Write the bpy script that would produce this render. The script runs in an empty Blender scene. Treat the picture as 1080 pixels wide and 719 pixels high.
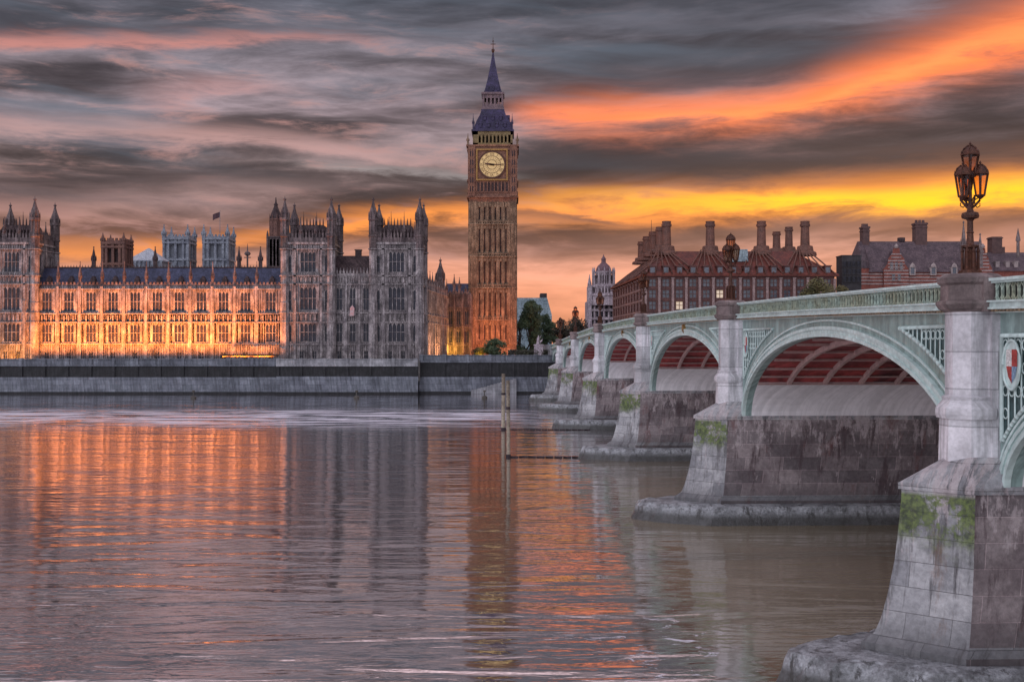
import bpy, math, random
import numpy as np
from mathutils import Matrix, Vector
random.seed(7)
R = math.radians
S = bpy.context.scene
COL = S.collection

# ------------------------------------------------------------------ camera
ZC = 11.5            # eye height above the water
FPX, CX, CY = 1140.0, 540.0, 363.0
cam = bpy.data.cameras.new('camera')
cam.sensor_width = 36; cam.lens = FPX / 1080 * 36
cam.shift_y = 3.5 / 1080
cam.clip_start = .1; cam.clip_end = 6000
co = bpy.data.objects.new('camera', cam); COL.objects.link(co)
co.location = (0, 0, ZC); co.rotation_euler = (R(90), 0, 0)
S.camera = co
def wx(px, Y): return (px - CX) * Y / FPX
def wz(py, Y): return ZC + (CY - py) * Y / FPX

# ------------------------------------------------------------------ exposure
S.view_settings.view_transform = 'Standard'; S.view_settings.look = 'None'
S.view_settings.exposure = 0.0; S.view_settings.gamma = 1
S.view_settings.use_curve_mapping = False
S.cycles.use_denoising = True
S.cycles.max_bounces = 5; S.cycles.diffuse_bounces = 3; S.cycles.glossy_bounces = 3
S.cycles.sample_clamp_indirect = 4; S.cycles.caustics_reflective = True; S.cycles.caustics_refractive = False

# ------------------------------------------------------------------ node helper
class NT:
    def __init__(s, tree): s.t = tree
    def n(s, typ, **kw):
        o = s.t.nodes.new(typ)
        for k, v in kw.items(): setattr(o, k, v)
        return o
    def put(s, sock, v):
        if isinstance(v, bpy.types.NodeSocket): s.t.links.new(v, sock)
        elif v is not None:
            if sock.type == 'RGBA' and len(v) == 3: v = (*v, 1)
            sock.default_value = v
    def m(s, op, a, b=None, c=None, clamp=False):
        o = s.n('ShaderNodeMath', operation=op, use_clamp=clamp)
        for i, v in enumerate((a, b, c)):
            if v is not None: s.put(o.inputs[i], v)
        return o.outputs[0]
    def mix(s, f, a, b, mode='MIX'):
        o = s.n('ShaderNodeMix', data_type='RGBA', blend_type=mode)
        s.put(o.inputs[0], f); s.put(o.inputs[6], a); s.put(o.inputs[7], b)
        return o.outputs[2]
    def ramp(s, f, stops, interp='LINEAR'):
        o = s.n('ShaderNodeValToRGB'); e = o.color_ramp; e.interpolation = interp
        while len(e.elements) < len(stops): e.elements.new(.5)
        for el, (p, c) in zip(e.elements, stops):
            el.position = p
            el.color = (c, c, c, 1) if isinstance(c, (int, float)) else (*c, 1)
        s.put(o.inputs[0], f)
        return o.outputs[0]
    def ss(s, v, lo, hi, a=0., b=1.):
        o = s.n('ShaderNodeMapRange', interpolation_type='SMOOTHSTEP')
        for i, q in enumerate((v, lo, hi, a, b)): s.put(o.inputs[i], q)
        return o.outputs[0]
    def comb(s, x, y, z):
        o = s.n('ShaderNodeCombineXYZ')
        for i, v in enumerate((x, y, z)): s.put(o.inputs[i], v)
        return o.outputs[0]
    def sep(s, v):
        o = s.n('ShaderNodeSeparateXYZ'); s.put(o.inputs[0], v); return o.outputs
    def noise(s, vec, scale, detail=4, rough=.55, dist=0.):
        o = s.n('ShaderNodeTexNoise'); s.put(o.inputs['Vector'], vec)
        o.inputs['Scale'].default_value = scale; o.inputs['Detail'].default_value = detail
        o.inputs['Roughness'].default_value = rough; o.inputs['Distortion'].default_value = dist
        return o.outputs['Fac']
    def scl(s, v, k):
        o = s.n('ShaderNodeVectorMath', operation='MULTIPLY'); s.put(o.inputs[0], v); o.inputs[1].default_value = k
        return o.outputs[0]
    def curve(s, f, pts):
        o = s.n('ShaderNodeFloatCurve'); c = o.mapping.curves[0]; pts = [(0., pts[0][1])] + [p for p in pts if 0 < p[0] < 1] + [(1., pts[-1][1])]
        while len(c.points) < len(pts): c.points.new(.5, .5)
        for p, q in zip(c.points, pts): p.location = q
        o.mapping.update(); s.put(o.inputs['Value'], f)
        return o.outputs[0]

# ------------------------------------------------------------------ world: dusk sky with lit cloud streaks
SUN_AZ, SUN_EL = R(17), R(2.5)           # the set sun's glow, right of centre
world = bpy.data.worlds.new('World'); S.world = world; world.use_nodes = True
wt = world.node_tree; wt.nodes.clear(); w = NT(wt)
tc = w.n('ShaderNodeTexCoord').outputs['Generated']
dx, dy, dz = w.sep(tc)
U = w.m('ARCTAN2', dx, dy)
V = w.m('MAXIMUM', w.m('ARCSINE', dz), 0.0)
wv = w.comb(w.m('MULTIPLY', U, 2.0), w.m('MULTIPLY', V, 9.0), 0)
warp = w.m('SUBTRACT', w.noise(wv, 1.3, 3), .5)
Vw = w.m('ADD', V, w.m('MULTIPLY', warp, .045))
n1 = w.noise(w.comb(w.m('MULTIPLY', U, 2.0), w.m('ADD', w.m('MULTIPLY', Vw, 15.0), w.m('MULTIPLY', U, -.8)), 3.1), 1.6, 6, .55)
n2 = w.noise(w.comb(w.m('MULTIPLY', U, 1.5), w.m('ADD', w.m('MULTIPLY', Vw, 19.0), w.m('MULTIPLY', U, 1.6)), 7.7), 1.5, 5, .5)
n3 = w.noise(w.comb(w.m('MULTIPLY', U, 6.0), w.m('MULTIPLY', Vw, 34.0), 1.2), 2.0, 9, .64, .3)
k = 1 / .7
base = w.ramp(w.m('MULTIPLY', Vw, k), [(0, (.95, .37, .20)), (.05*k, (.90, .37, .22)), (.085*k, (.56, .27, .20)), (.12*k, (.25, .155, .145)),
        (.16*k, (.20, .145, .145)), (.21*k, (.29, .225, .25)), (.26*k, (.20, .175, .205)), (.315*k, (.115, .125, .16)), (.38*k, (.82, .61, .66)), (.62*k, (.80, .64, .72))])
dark = w.m('MULTIPLY', w.ss(n1, .38, .64, .34, 1.5), w.ss(n3, .32, .68, .68, 1.24))
dark = w.m('ADD', w.m('MULTIPLY', w.m('SUBTRACT', dark, 1.0), w.ss(V, .03, .12, .3, 1)), 1.0)
sky = w.mix(1.0, base, w.comb(dark, dark, dark), 'MULTIPLY')
# blue-grey gaps and pink-lit streaks
gap = w.m('MULTIPLY', w.ss(n2, .52, .7), w.ss(V, .10, .2))
sky = w.mix(w.m('MULTIPLY', gap, .82), sky, (.13, .165, .215))
pk = w.m('MULTIPLY', w.ss(n3, .5, .72), w.m('MULTIPLY', w.ss(V, .03, .12), w.ss(U, .14, -.05, .12, 1)))
sky = w.mix(w.m('MULTIPLY', pk, .65), sky, (.55, .29, .26))
def X01(px): return (math.atan((px - CX) / FPX) + .6) / 1.2
U01 = w.m('DIVIDE', w.m('ADD', U, .6), 1.2, clamp=True)
def streak(pts, wid, inten, col, ragged=.5, soft=1.0):
    """a lit cloud bank: centre line and thickness over azimuth, given through picture heights"""
    global sky
    # convert picture coordinates to angles of the sky
    def el(px, py): return math.atan2((CY - py) / FPX, math.sqrt(1 + ((px - CX) / FPX) ** 2))
    c = w.curve(U01, [(X01(px), el(px, py) * 2) for px, py in pts])
    c = w.m('MULTIPLY', c, .5)
    wd = w.m('MULTIPLY', w.curve(U01, [(X01(px), v * 10 / FPX) for px, v in wid]), .1)
    it = w.curve(U01, [(X01(px), v) for px, v in inten])
    vv = w.m('ADD', V, w.m('MULTIPLY', w.m('SUBTRACT', n3, .5), .030))
    vv = w.m('ADD', vv, w.m('MULTIPLY', w.m('SUBTRACT', n2, .5), .030))
    q = w.m('DIVIDE', w.m('SUBTRACT', vv, c), wd)
    g = w.m('EXPONENT', w.m('MULTIPLY', w.m('MULTIPLY', q, q), -soft))
    g = w.m('MULTIPLY', w.m('MULTIPLY', g, it), w.ss(n3, .22, .62, 1 - ragged, 1.0), clamp=True)
    g = w.m('MULTIPLY', g, w.ss(dy, 0, .3))
    sky = w.mix(g, sky, col)
# dark cloud banks
streak([(0, 195), (250, 180), (480, 205), (560, 165), (800, 170), (1080, 150)], [(0, 20), (450, 14), (560, 30), (1080, 36)],
       [(-60, .55), (0, .55), (300, .6), (500, .45), (560, .85), (1080, .9), (1300, .8)], (.045, .037, .042), .12)
streak([(300, 120), (560, 85), (800, 70), (940, 45), (1080, 10)], [(300, 12), (640, 24), (1080, 22)], [(380, 0), (600, .6), (800, .85), (1000, .9), (1300, .8)], (.064, .054, .064), .4)
streak([(0, 20), (540, 15), (800, 15), (1080, -40)], [(0, 16), (700, 30), (1080, 20)], [(0, .5), (540, .5), (760, .7), (1080, .4)], (.085, .09, .115), .4)
# salmon and pink streaks on the left
streak([(-80, 36), (120, 42), (340, 40), (420, 42)], [(-80, 7), (420, 5)], [(-90, .8), (100, .8), (260, .7), (370, .25), (480, 0)], (.66, .27, .23), .6)
streak([(150, 100), (220, 92), (300, 92)], [(150, 14), (300, 7)], [(110, 0), (220, .6), (265, .5), (360, 0)], (.56, .28, .26), .7)
streak([(-60, 125), (150, 135), (320, 150), (470, 178)], [(-60, 12), (480, 8)], [(-60, .75), (150, .7), (330, .7), (420, .6), (560, 0)], (.60, .36, .34), .7)
streak([(330, 175), (430, 186), (500, 190)], [(330, 5), (500, 6)], [(270, 0), (400, .6), (480, .6), (590, 0)], (.45, .40, .40), .6)
# the broad orange bank, rising to the right
streak([(540, 119), (640, 119), (760, 117), (830, 110), (890, 92), (960, 70), (1080, 36), (1300, -20)],
       [(540, 15), (640, 18), (830, 21), (900, 26), (1080, 26), (1300, 26)],
       [(490, 0), (550, .45), (610, .85), (700, .9), (850, .95), (1080, 1), (1250, .8), (1400, 0)], (1.3, .29, .085), .62)
streak([(600, 122), (760, 120), (850, 112), (910, 88), (1080, 30)], [(600, 4), (1080, 9)], [(620, 0), (700, .6), (1080, .7), (1250, 0)], (1.35, .40, .12), .6)
# the yellow band low over the roofs
streak([(-100, 262), (160, 258), (300, 240), (480, 226), (620, 222), (780, 214), (930, 208), (1080, 200), (1300, 190)],
       [(-100, 12), (480, 11), (620, 18), (800, 20), (1080, 26), (1300, 24)],
       [(-100, .6), (80, .7), (300, .55), (360, .9), (480, .95), (600, .9), (1080, 1), (1250, .7), (1400, .3)], (1.25, .40, .08), .62)
streak([(640, 212), (800, 212), (930, 212), (1080, 200), (1200, 194)], [(640, 7), (860, 10), (1080, 14)],
       [(500, 0), (600, .2), (700, .45), (800, .7), (900, 1), (1080, 1), (1200, .5), (1400, 0)], (1.6, .78, .03), .72)
streak([(540, 226), (600, 229), (680, 236)], [(540, 6), (680, 4)], [(500, 0), (550, .8), (620, .8), (690, 0)], (.16, .09, .08), .5)
streak([(560, 262), (760, 250), (900, 236), (1080, 236)], [(560, 6), (1080, 12)], [(560, .3), (700, .5), (860, .8), (1080, .55), (1200, .5)], (.22, .12, .10), .5)
# pale eastern sky behind the viewer
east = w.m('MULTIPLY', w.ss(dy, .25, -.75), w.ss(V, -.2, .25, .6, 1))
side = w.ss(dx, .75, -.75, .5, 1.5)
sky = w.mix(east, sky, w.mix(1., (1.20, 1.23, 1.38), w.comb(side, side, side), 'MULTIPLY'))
zen = w.m('MULTIPLY', w.ss(V, .55, 1.1), .8)
sky = w.mix(zen, sky, (.75, .68, .82))
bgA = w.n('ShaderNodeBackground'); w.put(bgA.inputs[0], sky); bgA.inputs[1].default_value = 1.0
nis = w.n('ShaderNodeTexSky', sky_type='NISHITA'); nis.sun_disc = False
nis.sun_elevation = SUN_EL; nis.sun_rotation = SUN_AZ
bgB = w.n('ShaderNodeBackground'); w.put(bgB.inputs[0], w.mix(1., nis.outputs[0], (.045, .045, .06), 'MULTIPLY')); bgB.inputs[1].default_value = .05
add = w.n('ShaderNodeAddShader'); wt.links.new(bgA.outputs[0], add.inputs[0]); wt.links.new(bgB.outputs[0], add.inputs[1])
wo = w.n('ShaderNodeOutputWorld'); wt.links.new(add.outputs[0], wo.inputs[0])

sun = bpy.data.lights.new('sun', 'SUN'); sun.energy = .5; sun.angle = R(10); sun.color = (1, .62, .36)
so = bpy.data.objects.new('sun', sun); COL.objects.link(so)
sd = Vector((math.sin(SUN_AZ) * math.cos(SUN_EL), math.cos(SUN_AZ) * math.cos(SUN_EL), math.sin(SUN_EL)))
so.rotation_euler = sd.to_track_quat('Z', 'Y').to_euler(); so.location = (60, 200, 120)

# ------------------------------------------------------------------ materials
MATS = {}
def new_mat(name):
    m = bpy.data.materials.new(name); m.use_nodes = True; m.node_tree.nodes.clear()
    t = NT(m.node_tree); out = t.n('ShaderNodeOutputMaterial'); b = t.n('ShaderNodeBsdfPrincipled')
    m.node_tree.links.new(b.outputs[0], out.inputs[0]); MATS[name] = m
    return m, t, b, out
def pos(t): return t.n('ShaderNodeNewGeometry').outputs['Position']
def surf(name, c1, c2, scale=1.0, rough=.8, bump=.3, fine=6.0, metal=0., blocks=None, streaks=0., c3=None, spec=.3, grain=(.6, 1.35)):
    """mottled surface; blocks=(w,h,mortar colour factor) adds masonry courses; streaks adds vertical run-off marks"""
    m, t, b, out = new_mat(name); p = pos(t)
    a = t.noise(p, scale, 5, .6); f = t.noise(p, scale * fine, 4, .6)
    c = t.mix(t.ss(a, .3, .7), c1, c2)
    if c3: c = t.mix(t.ss(t.noise(p, scale * .37, 4, .7), .52, .68), c, c3)
    k = t.ss(f, .30, .70, *grain); c = t.mix(1., c, t.comb(k, k, k), 'MULTIPLY')
    h = f
    if blocks or streaks:
        x, y, z = t.sep(p); s = t.m('ADD', x, t.m('MULTIPLY', y, .93))
        if blocks:
            br = t.n('ShaderNodeTexBrick'); t.put(br.inputs['Vector'], t.comb(s, z, 0)); br.inputs['Scale'].default_value = 1
            br.inputs['Brick Width'].default_value = blocks[0]; br.inputs['Row Height'].default_value = blocks[1]
            br.inputs['Mortar Size'].default_value = blocks[1] * .025; br.inputs['Mortar Smooth'].default_value = .3
            br.inputs['Color1'].default_value = (.8, .8, .8, 1); br.inputs['Color2'].default_value = (1.12, 1.1, 1.1, 1)
            q = blocks[2]; br.inputs['Mortar'].default_value = (q, q, q, 1)
            c = t.mix(1., c, br.outputs['Color'], 'MULTIPLY')
            h = t.m('SUBTRACT', h, t.m('MULTIPLY', br.outputs['Fac'], .8))
        if streaks:
            st = t.noise(t.comb(t.m('MULTIPLY', s, 1.6), t.m('MULTIPLY', z, .14), 0), 1.3, 5, .65)
            kk = t.ss(st, .40, .62, 1 - streaks, 1 + streaks * .35); c = t.mix(1., c, t.comb(kk, kk, kk), 'MULTIPLY')
    bp = t.n('ShaderNodeBump'); bp.inputs['Strength'].default_value = bump; bp.inputs['Distance'].default_value = .05
    t.put(bp.inputs['Height'], h); t.put(b.inputs['Normal'], bp.outputs[0])
    t.put(b.inputs['Base Color'], c); b.inputs['Roughness'].default_value = rough; b.inputs['Metallic'].default_value = metal
    b.inputs['Specular IOR Level'].default_value = spec
    return m
def emit(name, col, strength, base=(.5, .5, .5)):
    m, t, b, out = new_mat(name); t.put(b.inputs['Base Color'], base)
    n = t.noise(pos(t), 1.2, 3); kk = t.ss(n, .2, .8, .75, 1.2)
    t.put(b.inputs['Emission Color'], t.mix(1., (*col, 1), t.comb(kk, kk, kk), 'MULTIPLY')); b.inputs['Emission Strength'].default_value = strength
    return m
STONE = surf('limestone', (.335, .295, .30), (.155, .133, .143), .5, .85, .5, 7, streaks=.45)
STONE_W = surf('limestone_weathered', (.17, .13, .13), (.085, .062, .068), .5, .85, .5, 6, streaks=.5)
STONE_D = surf('limestone_sooty', (.085, .058, .06), (.045, .03, .034), .6, .9, .5, 5, streaks=.3)
STONE_T = surf('limestone_tower', (.30, .20, .135), (.15, .095, .065), .4, .85, .5, 6, streaks=.4)
STONE_B = surf('limestone_belfry', (.21, .155, .08), (.13, .09, .05), .4, .8, .3)
STONE_A = surf('pale_ashlar', (.27, .29, .34), (.14, .15, .19), .3, .85, .4)
STONE_R = surf('red_brown_stone', (.20, .105, .085), (.11, .06, .055), .5, .9, .4)
SLATE = surf('roof_slate', (.060, .068, .125), (.030, .034, .066), .7, .6, .4, 5, blocks=(.6, .45, .6))
IRON_R = surf('iron_roof', (.048, .036, .098), (.022, .017, .046), .6, .5, .4, 5, blocks=(.9, .8, .5))
LEAD = surf('lead_roof', (.40, .42, .47), (.29, .31, .36), .5, .6, .2)
GLASS = surf('dark_glass', (.035, .035, .05), (.018, .018, .026), .6, .3, .05, spec=.2)
GLASS_B = surf('grey_blue_glass', (.11, .12, .15), (.05, .055, .07), .6, .2, .05, spec=.6)
GILT = surf('gilding', (.34, .19, .06), (.22, .12, .04), 2, .4, .2, metal=.5)
TEAL = surf('pale_green_paint', (.42, .585, .56), (.335, .475, .455), .4, .4, .12, 9, streaks=.3, grain=(.88, 1.1), blocks=(2.3, 90, .72), c3=(.30, .40, .36))
TEAL_L = surf('pale_green_rim', (.58, .71, .69), (.48, .61, .59), .4, .4, .08, 9, streaks=.16, grain=(.9, 1.08))
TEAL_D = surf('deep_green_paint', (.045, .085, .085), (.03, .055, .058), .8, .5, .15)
DENT = surf('gilded_moulding', (.36, .25, .15), (.22, .15, .10), 1.5, .6, .3)
REDIRON = surf('red_brown_iron', (.42, .075, .07), (.24, .045, .05), .5, .6, .3, 4, c3=(.10, .03, .035), blocks=(1.9, .8, .5))
RIBM = surf('dusty_pink_iron', (.54, .37, .35), (.40, .27, .26), .6, .6, .1, 6, grain=(.85, 1.1))
PLATE = surf('white_iron_plate', (.80, .78, .81), (.72, .70, .72), .35, .5, .1, 8, streaks=.14, grain=(.92, 1.05))
GRANITE = surf('grey_granite', (.66, .655, .69), (.54, .53, .56), .5, .6, .15, 14, streaks=.34, blocks=(3.0, 1.25, .62), grain=(.88, 1.1))
CAPST = surf('brown_granite', (.25, .195, .19), (.14, .105, .105), 1.2, .7, .2, 10, streaks=.4, grain=(.85, 1.12))
BLACKM = surf('dark_bronze_paint', (.10, .038, .024), (.05, .022, .016), 3, .45, .2, metal=.2)
ASPH = surf('asphalt', (.055, .055, .055), (.04, .04, .042), 1.5, .9, .3)
PAVE = surf('paving_stone', (.24, .23, .22), (.17, .16, .16), 1, .9, .3, blocks=(1.2, .8, .7))
EARTH = surf('bare_ground', (.09, .085, .07), (.05, .05, .045), .2, .95, .2)
CONC = surf('river_wall_stone', (.19, .205, .24), (.115, .123, .15), .25, .85, .5, 8, blocks=(2.4, 1.1, .38), streaks=.3, grain=(.8, 1.15))
CONC_L = surf('river_wall_pale_stone', (.36, .36, .385), (.20, .20, .22), .3, .85, .5, 8, blocks=(2.0, .8, .65), streaks=.25, grain=(.8, 1.15))
WALL_DARK = surf('dark_wall_stone', (.026, .025, .029), (.012, .012, .014), .6, .6, .6, 4, streaks=.4)  # dark stone for the recessed band and the wet foot
TIMBER = surf('weathered_timber', (.36, .31, .24), (.22, .18, .14), 1.4, .85, .4)
DARKT = surf('tarred_timber', (.05, .035, .04), (.03, .022, .026), 1, .8, .4)
BRONZE_F = surf('facade_bronze', (.14, .058, .05), (.08, .034, .034), .5, .5, .2)
FIN = surf('facade_sandstone', (.33, .23, .22), (.24, .165, .16), .7, .8, .3)
ROOFB = surf('bronze_roof', (.27, .065, .042), (.15, .038, .028), .4, .55, .3, 5, blocks=(1.6, 40, .55))
CHIM = surf('chimney_bronze', (.17, .075, .055), (.10, .05, .04), .6, .6, .3)
BRICK = surf('red_brick', (.26, .085, .065), (.17, .055, .045), .8, .85, .3, 6)
BAND = surf('white_stone_band', (.38, .31, .30), (.26, .21, .21), .8, .8, .2)
DKBLK = surf('dark_cladding', (.055, .05, .055), (.035, .032, .036), .5, .7, .2, blocks=(1.8, 2.2, .6))
PALEB = surf('pale_glazed_facade', (.30, .38, .42), (.20, .27, .32), .3, .4, .2, blocks=(3, 3.2, .5))
WHITEST = surf('white_portland_stone', (.52, .44, .48), (.33, .27, .31), .4, .85, .5, 6, streaks=.35)
BARK = surf('bark', (.075, .055, .04), (.045, .034, .026), 3, .9, .5)
REDP = surf('red_enamel', (.40, .055, .045), (.30, .04, .035), 2, .5, .1)
BLUEP = surf('blue_enamel', (.20, .30, .42), (.15, .23, .34), 2, .5, .1)
WHITEP = surf('white_enamel', (.70, .68, .66), (.58, .56, .55), 2, .5, .1)
def leafmat(name, c1, c2):
    m, t, b, out = new_mat(name); p = pos(t)
    c = t.mix(t.ss(t.noise(p, .45, 3), .35, .65), c1, c2); kk = t.ss(t.noise(p, 4, 2), .3, .7, .6, 1.5)
    t.put(b.inputs['Base Color'], t.mix(1., c, t.comb(kk, kk, kk), 'MULTIPLY')); b.inputs['Roughness'].default_value = .7
    return m
LEAF_G = leafmat('green_leaves', (.075, .11, .05), (.045, .075, .04))
LEAF_D = leafmat('dark_leaves', (.055, .055, .035), (.04, .034, .028))
LEAF_O = leafmat('olive_leaves', (.12, .10, .035), (.07, .065, .025))
DIAL = emit('lit_opal_glass', (1, .60, .19), .30, (.34, .27, .15))
LITPANE = emit('lit_window', (1, .66, .30), .38)
FLOOD = emit('floodlight_lens', (1, .62, .18), 9.0)
m, t, b, out = new_mat('lantern_glass'); m.node_tree.nodes.remove(b)
tr_ = t.n('ShaderNodeBsdfTransparent'); tr_.inputs[0].default_value = (.95, .70, .55, 1); gs_ = t.n('ShaderNodeBsdfGlossy'); gs_.inputs['Roughness'].default_value = .1
mx_ = t.n('ShaderNodeMixShader'); t.put(mx_.inputs[0], t.m('MULTIPLY', t.ss(t.noise(pos(t), 4, 3), .3, .7), .22)); t.t.links.new(tr_.outputs[0], mx_.inputs[1]); t.t.links.new(gs_.outputs[0], mx_.inputs[2]); t.t.links.new(mx_.outputs[0], out.inputs[0])
LAMPG = m

# granite of the cutwaters: courses, dark run-off, wet foot, moss patches
def pier_mat(name, c1, c2, moss, stain):
    m, t, b, out = new_mat(name); p = pos(t); x, y, z = t.sep(p)
    s = t.m('SUBTRACT', t.m('MULTIPLY', x, .8), y)
    a = t.noise(p, .45, 6, .65); f = t.noise(p, 5, 5, .65)
    c = t.mix(t.ss(a, .42, .60, 0, .8), c1, c2)
    br = t.n('ShaderNodeTexBrick'); t.put(br.inputs['Vector'], t.comb(s, z, 0)); br.inputs['Scale'].default_value = 1
    br.inputs['Brick Width'].default_value = 1.9; br.inputs['Row Height'].default_value = .84; br.inputs['Mortar Size'].default_value = .014; br.inputs['Mortar Smooth'].default_value = .4
    br.inputs['Color1'].default_value = (.66, .66, .68, 1); br.inputs['Color2'].default_value = (1.2, 1.18, 1.17, 1); br.inputs['Mortar'].default_value = (1.9, 1.8, 1.8, 1) if not moss else (.45, .44, .44, 1)
    c = t.mix(1., c, br.outputs['Color'], 'MULTIPLY')
    st = t.noise(t.comb(t.m('MULTIPLY', s, 1.5), t.m('MULTIPLY', z, .22), 0), 1.2, 6, .7)
    c = t.mix(t.m('MULTIPLY', t.ss(st, .5, .64), .85), c, stain)
    wsp = t.noise(t.comb(t.m('MULTIPLY', s, 2.0), t.m('MULTIPLY', z, .5), 9), 1.5, 6, .7)
    topw = t.ss(z, 3.5, 6.5, 0, .13); c = t.mix(t.m('MULTIPLY', t.ss(t.m('ADD', wsp, topw), .60, .70), .7), c, (.46, .40, .41))
    rst = t.noise(t.comb(t.m('MULTIPLY', s, 1.1), t.m('MULTIPLY', z, .35), 21), .8, 6, .72); c = t.mix(t.m('MULTIPLY', t.ss(rst, .56, .68), .6), c, (.20, .125, .095) if moss else (.15, .05, .048))
    kk = t.ss(f, .25, .75, .78, 1.2); c = t.mix(1., c, t.comb(kk, kk, kk), 'MULTIPLY')
    wet = t.ss(t.m('ADD', z, t.m('MULTIPLY', a, 2.2)), 3.9, 2.3)
    c = t.mix(t.m('MULTIPLY', wet, .6), c, (.05, .048, .05))
    if moss:
        mo = t.noise(p, .85, 6, .68)
        zz = t.m('MULTIPLY', t.ss(t.m('ADD', z, t.m('MULTIPLY', a, 4.5)), 6.6, 8.0), t.ss(z, 6.58, 6.4))
        mo = t.m('ADD', mo, t.m('MULTIPLY', t.m('SUBTRACT', f, .5), .5)); c = t.mix(t.m('MULTIPLY', t.m('MULTIPLY', t.ss(mo, .37, .50), zz), .92), c, t.mix(t.ss(f, .35, .65), (.035, .05, .022), (.13, .18, .04)))
    bp = t.n('ShaderNodeBump'); bp.inputs['Strength'].default_value = .6; bp.inputs['Distance'].default_value = .06
    t.put(bp.inputs['Height'], t.m('SUBTRACT', f, br.outputs['Fac'])); t.put(b.inputs['Normal'], bp.outputs[0])
    t.put(b.inputs['Base Color'], c); b.inputs['Roughness'].default_value = .75
    return m
CUTW = pier_mat('cutwater_granite', (.40, .405, .42), (.20, .205, .22), True, (.085, .08, .085))
PIER_SHADED = pier_mat('pier_side_shaded_granite', (.25, .215, .22), (.13, .105, .112), False, (.065, .04, .046))  # same stone, stained; the sides' shade and reddish glow put into the colour
m, t, b, out = new_mat('footing_concrete'); p = pos(t); x, y, z = t.sep(p)
fa_ = t.noise(p, 1.1, 6, .7); fb_ = t.noise(p, 7, 5, .7); c = t.mix(t.ss(fa_, .38, .62), (.36, .375, .40), (.15, .155, .165))
c = t.mix(t.ss(t.noise(t.scl(p, (1, 1, .4)), 2.3, 6, .72), .52, .64), c, (.07, .07, .072)); kk = t.ss(fb_, .3, .7, .65, 1.25); c = t.mix(1., c, t.comb(kk, kk, kk), 'MULTIPLY')
c = t.mix(t.m('MULTIPLY', t.ss(t.m('ADD', z, t.m('MULTIPLY', fa_, .8)), 1.25, .75), .85), c, (.035, .034, .032))   # wet weed along the waterline
bp = t.n('ShaderNodeBump'); bp.inputs['Strength'].default_value = .9; bp.inputs['Distance'].default_value = .12; t.put(bp.inputs['Height'], t.m('ADD', fa_, t.m('MULTIPLY', fb_, .5)))
t.put(b.inputs['Normal'], bp.outputs[0]); t.put(b.inputs['Base Color'], c); b.inputs['Roughness'].default_value = .42
FOOT = m

# water
m, t, b, out = new_mat('river_water'); p = pos(t); x, y, z = t.sep(p)
pw = t.comb(t.m('MULTIPLY', x, .16), y, 0)
a = t.noise(pw, .15, 2, .5, .4); bb = t.noise(t.comb(t.m('MULTIPLY', x, .2), y, 3), .42, 2, .45, .8); cc = t.noise(t.scl(p, (.35, 1, 1)), 1.5, 3, .5, .8)
fade = t.ss(y, 240, 40, .18, 1.0)
h = t.m('ADD', t.m('ADD', t.m('MULTIPLY', a, .6), t.m('MULTIPLY', bb, .95)), t.m('MULTIPLY', t.m('MULTIPLY', cc, fade), .17))
bp = t.n('ShaderNodeBump'); bp.inputs['Strength'].default_value = 1.0; bp.inputs['Distance'].default_value = .12
t.put(bp.inputs['Height'], h)
glo = t.n('ShaderNodeBsdfGlossy'); glo.inputs['Roughness'].default_value = .06; t.put(glo.inputs['Normal'], bp.outputs[0]); glo.inputs['Color'].default_value = (1, .98, .99, 1)
dif = t.n('ShaderNodeBsdfDiffuse'); t.put(dif.inputs['Normal'], bp.outputs[0])
sky_blocked = t.m('MULTIPLY', t.ss(t.m('ADD', x, t.m('MULTIPLY', t.m('SUBTRACT', a, .5), 6)), 2.0, 10.0), t.ss(y, 150, 80))   # murky water near the piers; bridge-blocked sky reflection put into the colour
t.put(dif.inputs['Color'], t.mix(sky_blocked, (.065, .052, .045), t.mix(t.ss(a, .35, .65), (.20, .17, .115), (.25, .21, .145))))
fr = t.n('ShaderNodeFresnel'); fr.inputs['IOR'].default_value = 2.1; t.put(fr.inputs['Normal'], bp.outputs[0])
frc = t.m('ADD', t.m('MULTIPLY', fr.outputs[0], .5), t.m('SUBTRACT', .60, t.m('MULTIPLY', sky_blocked, .40)), clamp=True)
# foam: wakes off the far bank and broken water round the pier feet
fo = t.noise(t.comb(t.m('MULTIPLY', x, .07), t.m('MULTIPLY', y, .42), 0), 1.0, 6, .68, .5)
band = t.m('MULTIPLY', t.ss(y, 140, 166), t.ss(y, 200, 176)); band = t.m('MULTIPLY', band, t.ss(x, 12, -6))
foam = t.m('MULTIPLY', t.ss(fo, .45, .58), band)
fm = t.noise(t.comb(t.m('MULTIPLY', x, .8), t.m('MULTIPLY', y, 1.4), 2), .9, 6, .7, 1.2)
near = t.m('MULTIPLY', t.m('MULTIPLY', t.ss(x, 1.0, 4.5), t.ss(x, 9.5, 7.0)), t.m('MULTIPLY', t.ss(y, 30, 33), t.ss(y, 54, 40)))
foam = t.m('ADD', foam, t.m('MULTIPLY', t.ss(fm, .57, .68), near), clamp=True)
foam = t.m('MULTIPLY', foam, .9)
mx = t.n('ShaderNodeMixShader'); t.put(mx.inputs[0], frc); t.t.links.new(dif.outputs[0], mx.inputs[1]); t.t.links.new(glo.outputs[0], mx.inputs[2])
fd = t.n('ShaderNodeBsdfDiffuse'); fd.inputs['Color'].default_value = (.72, .70, .78, 1)
mx2 = t.n('ShaderNodeMixShader'); t.put(mx2.inputs[0], foam); t.t.links.new(mx.outputs[0], mx2.inputs[1]); t.t.links.new(fd.outputs[0], mx2.inputs[2])
t.t.links.new(mx2.outputs[0], out.inputs[0]); t.t.nodes.remove(b)
WATER = m

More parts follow.
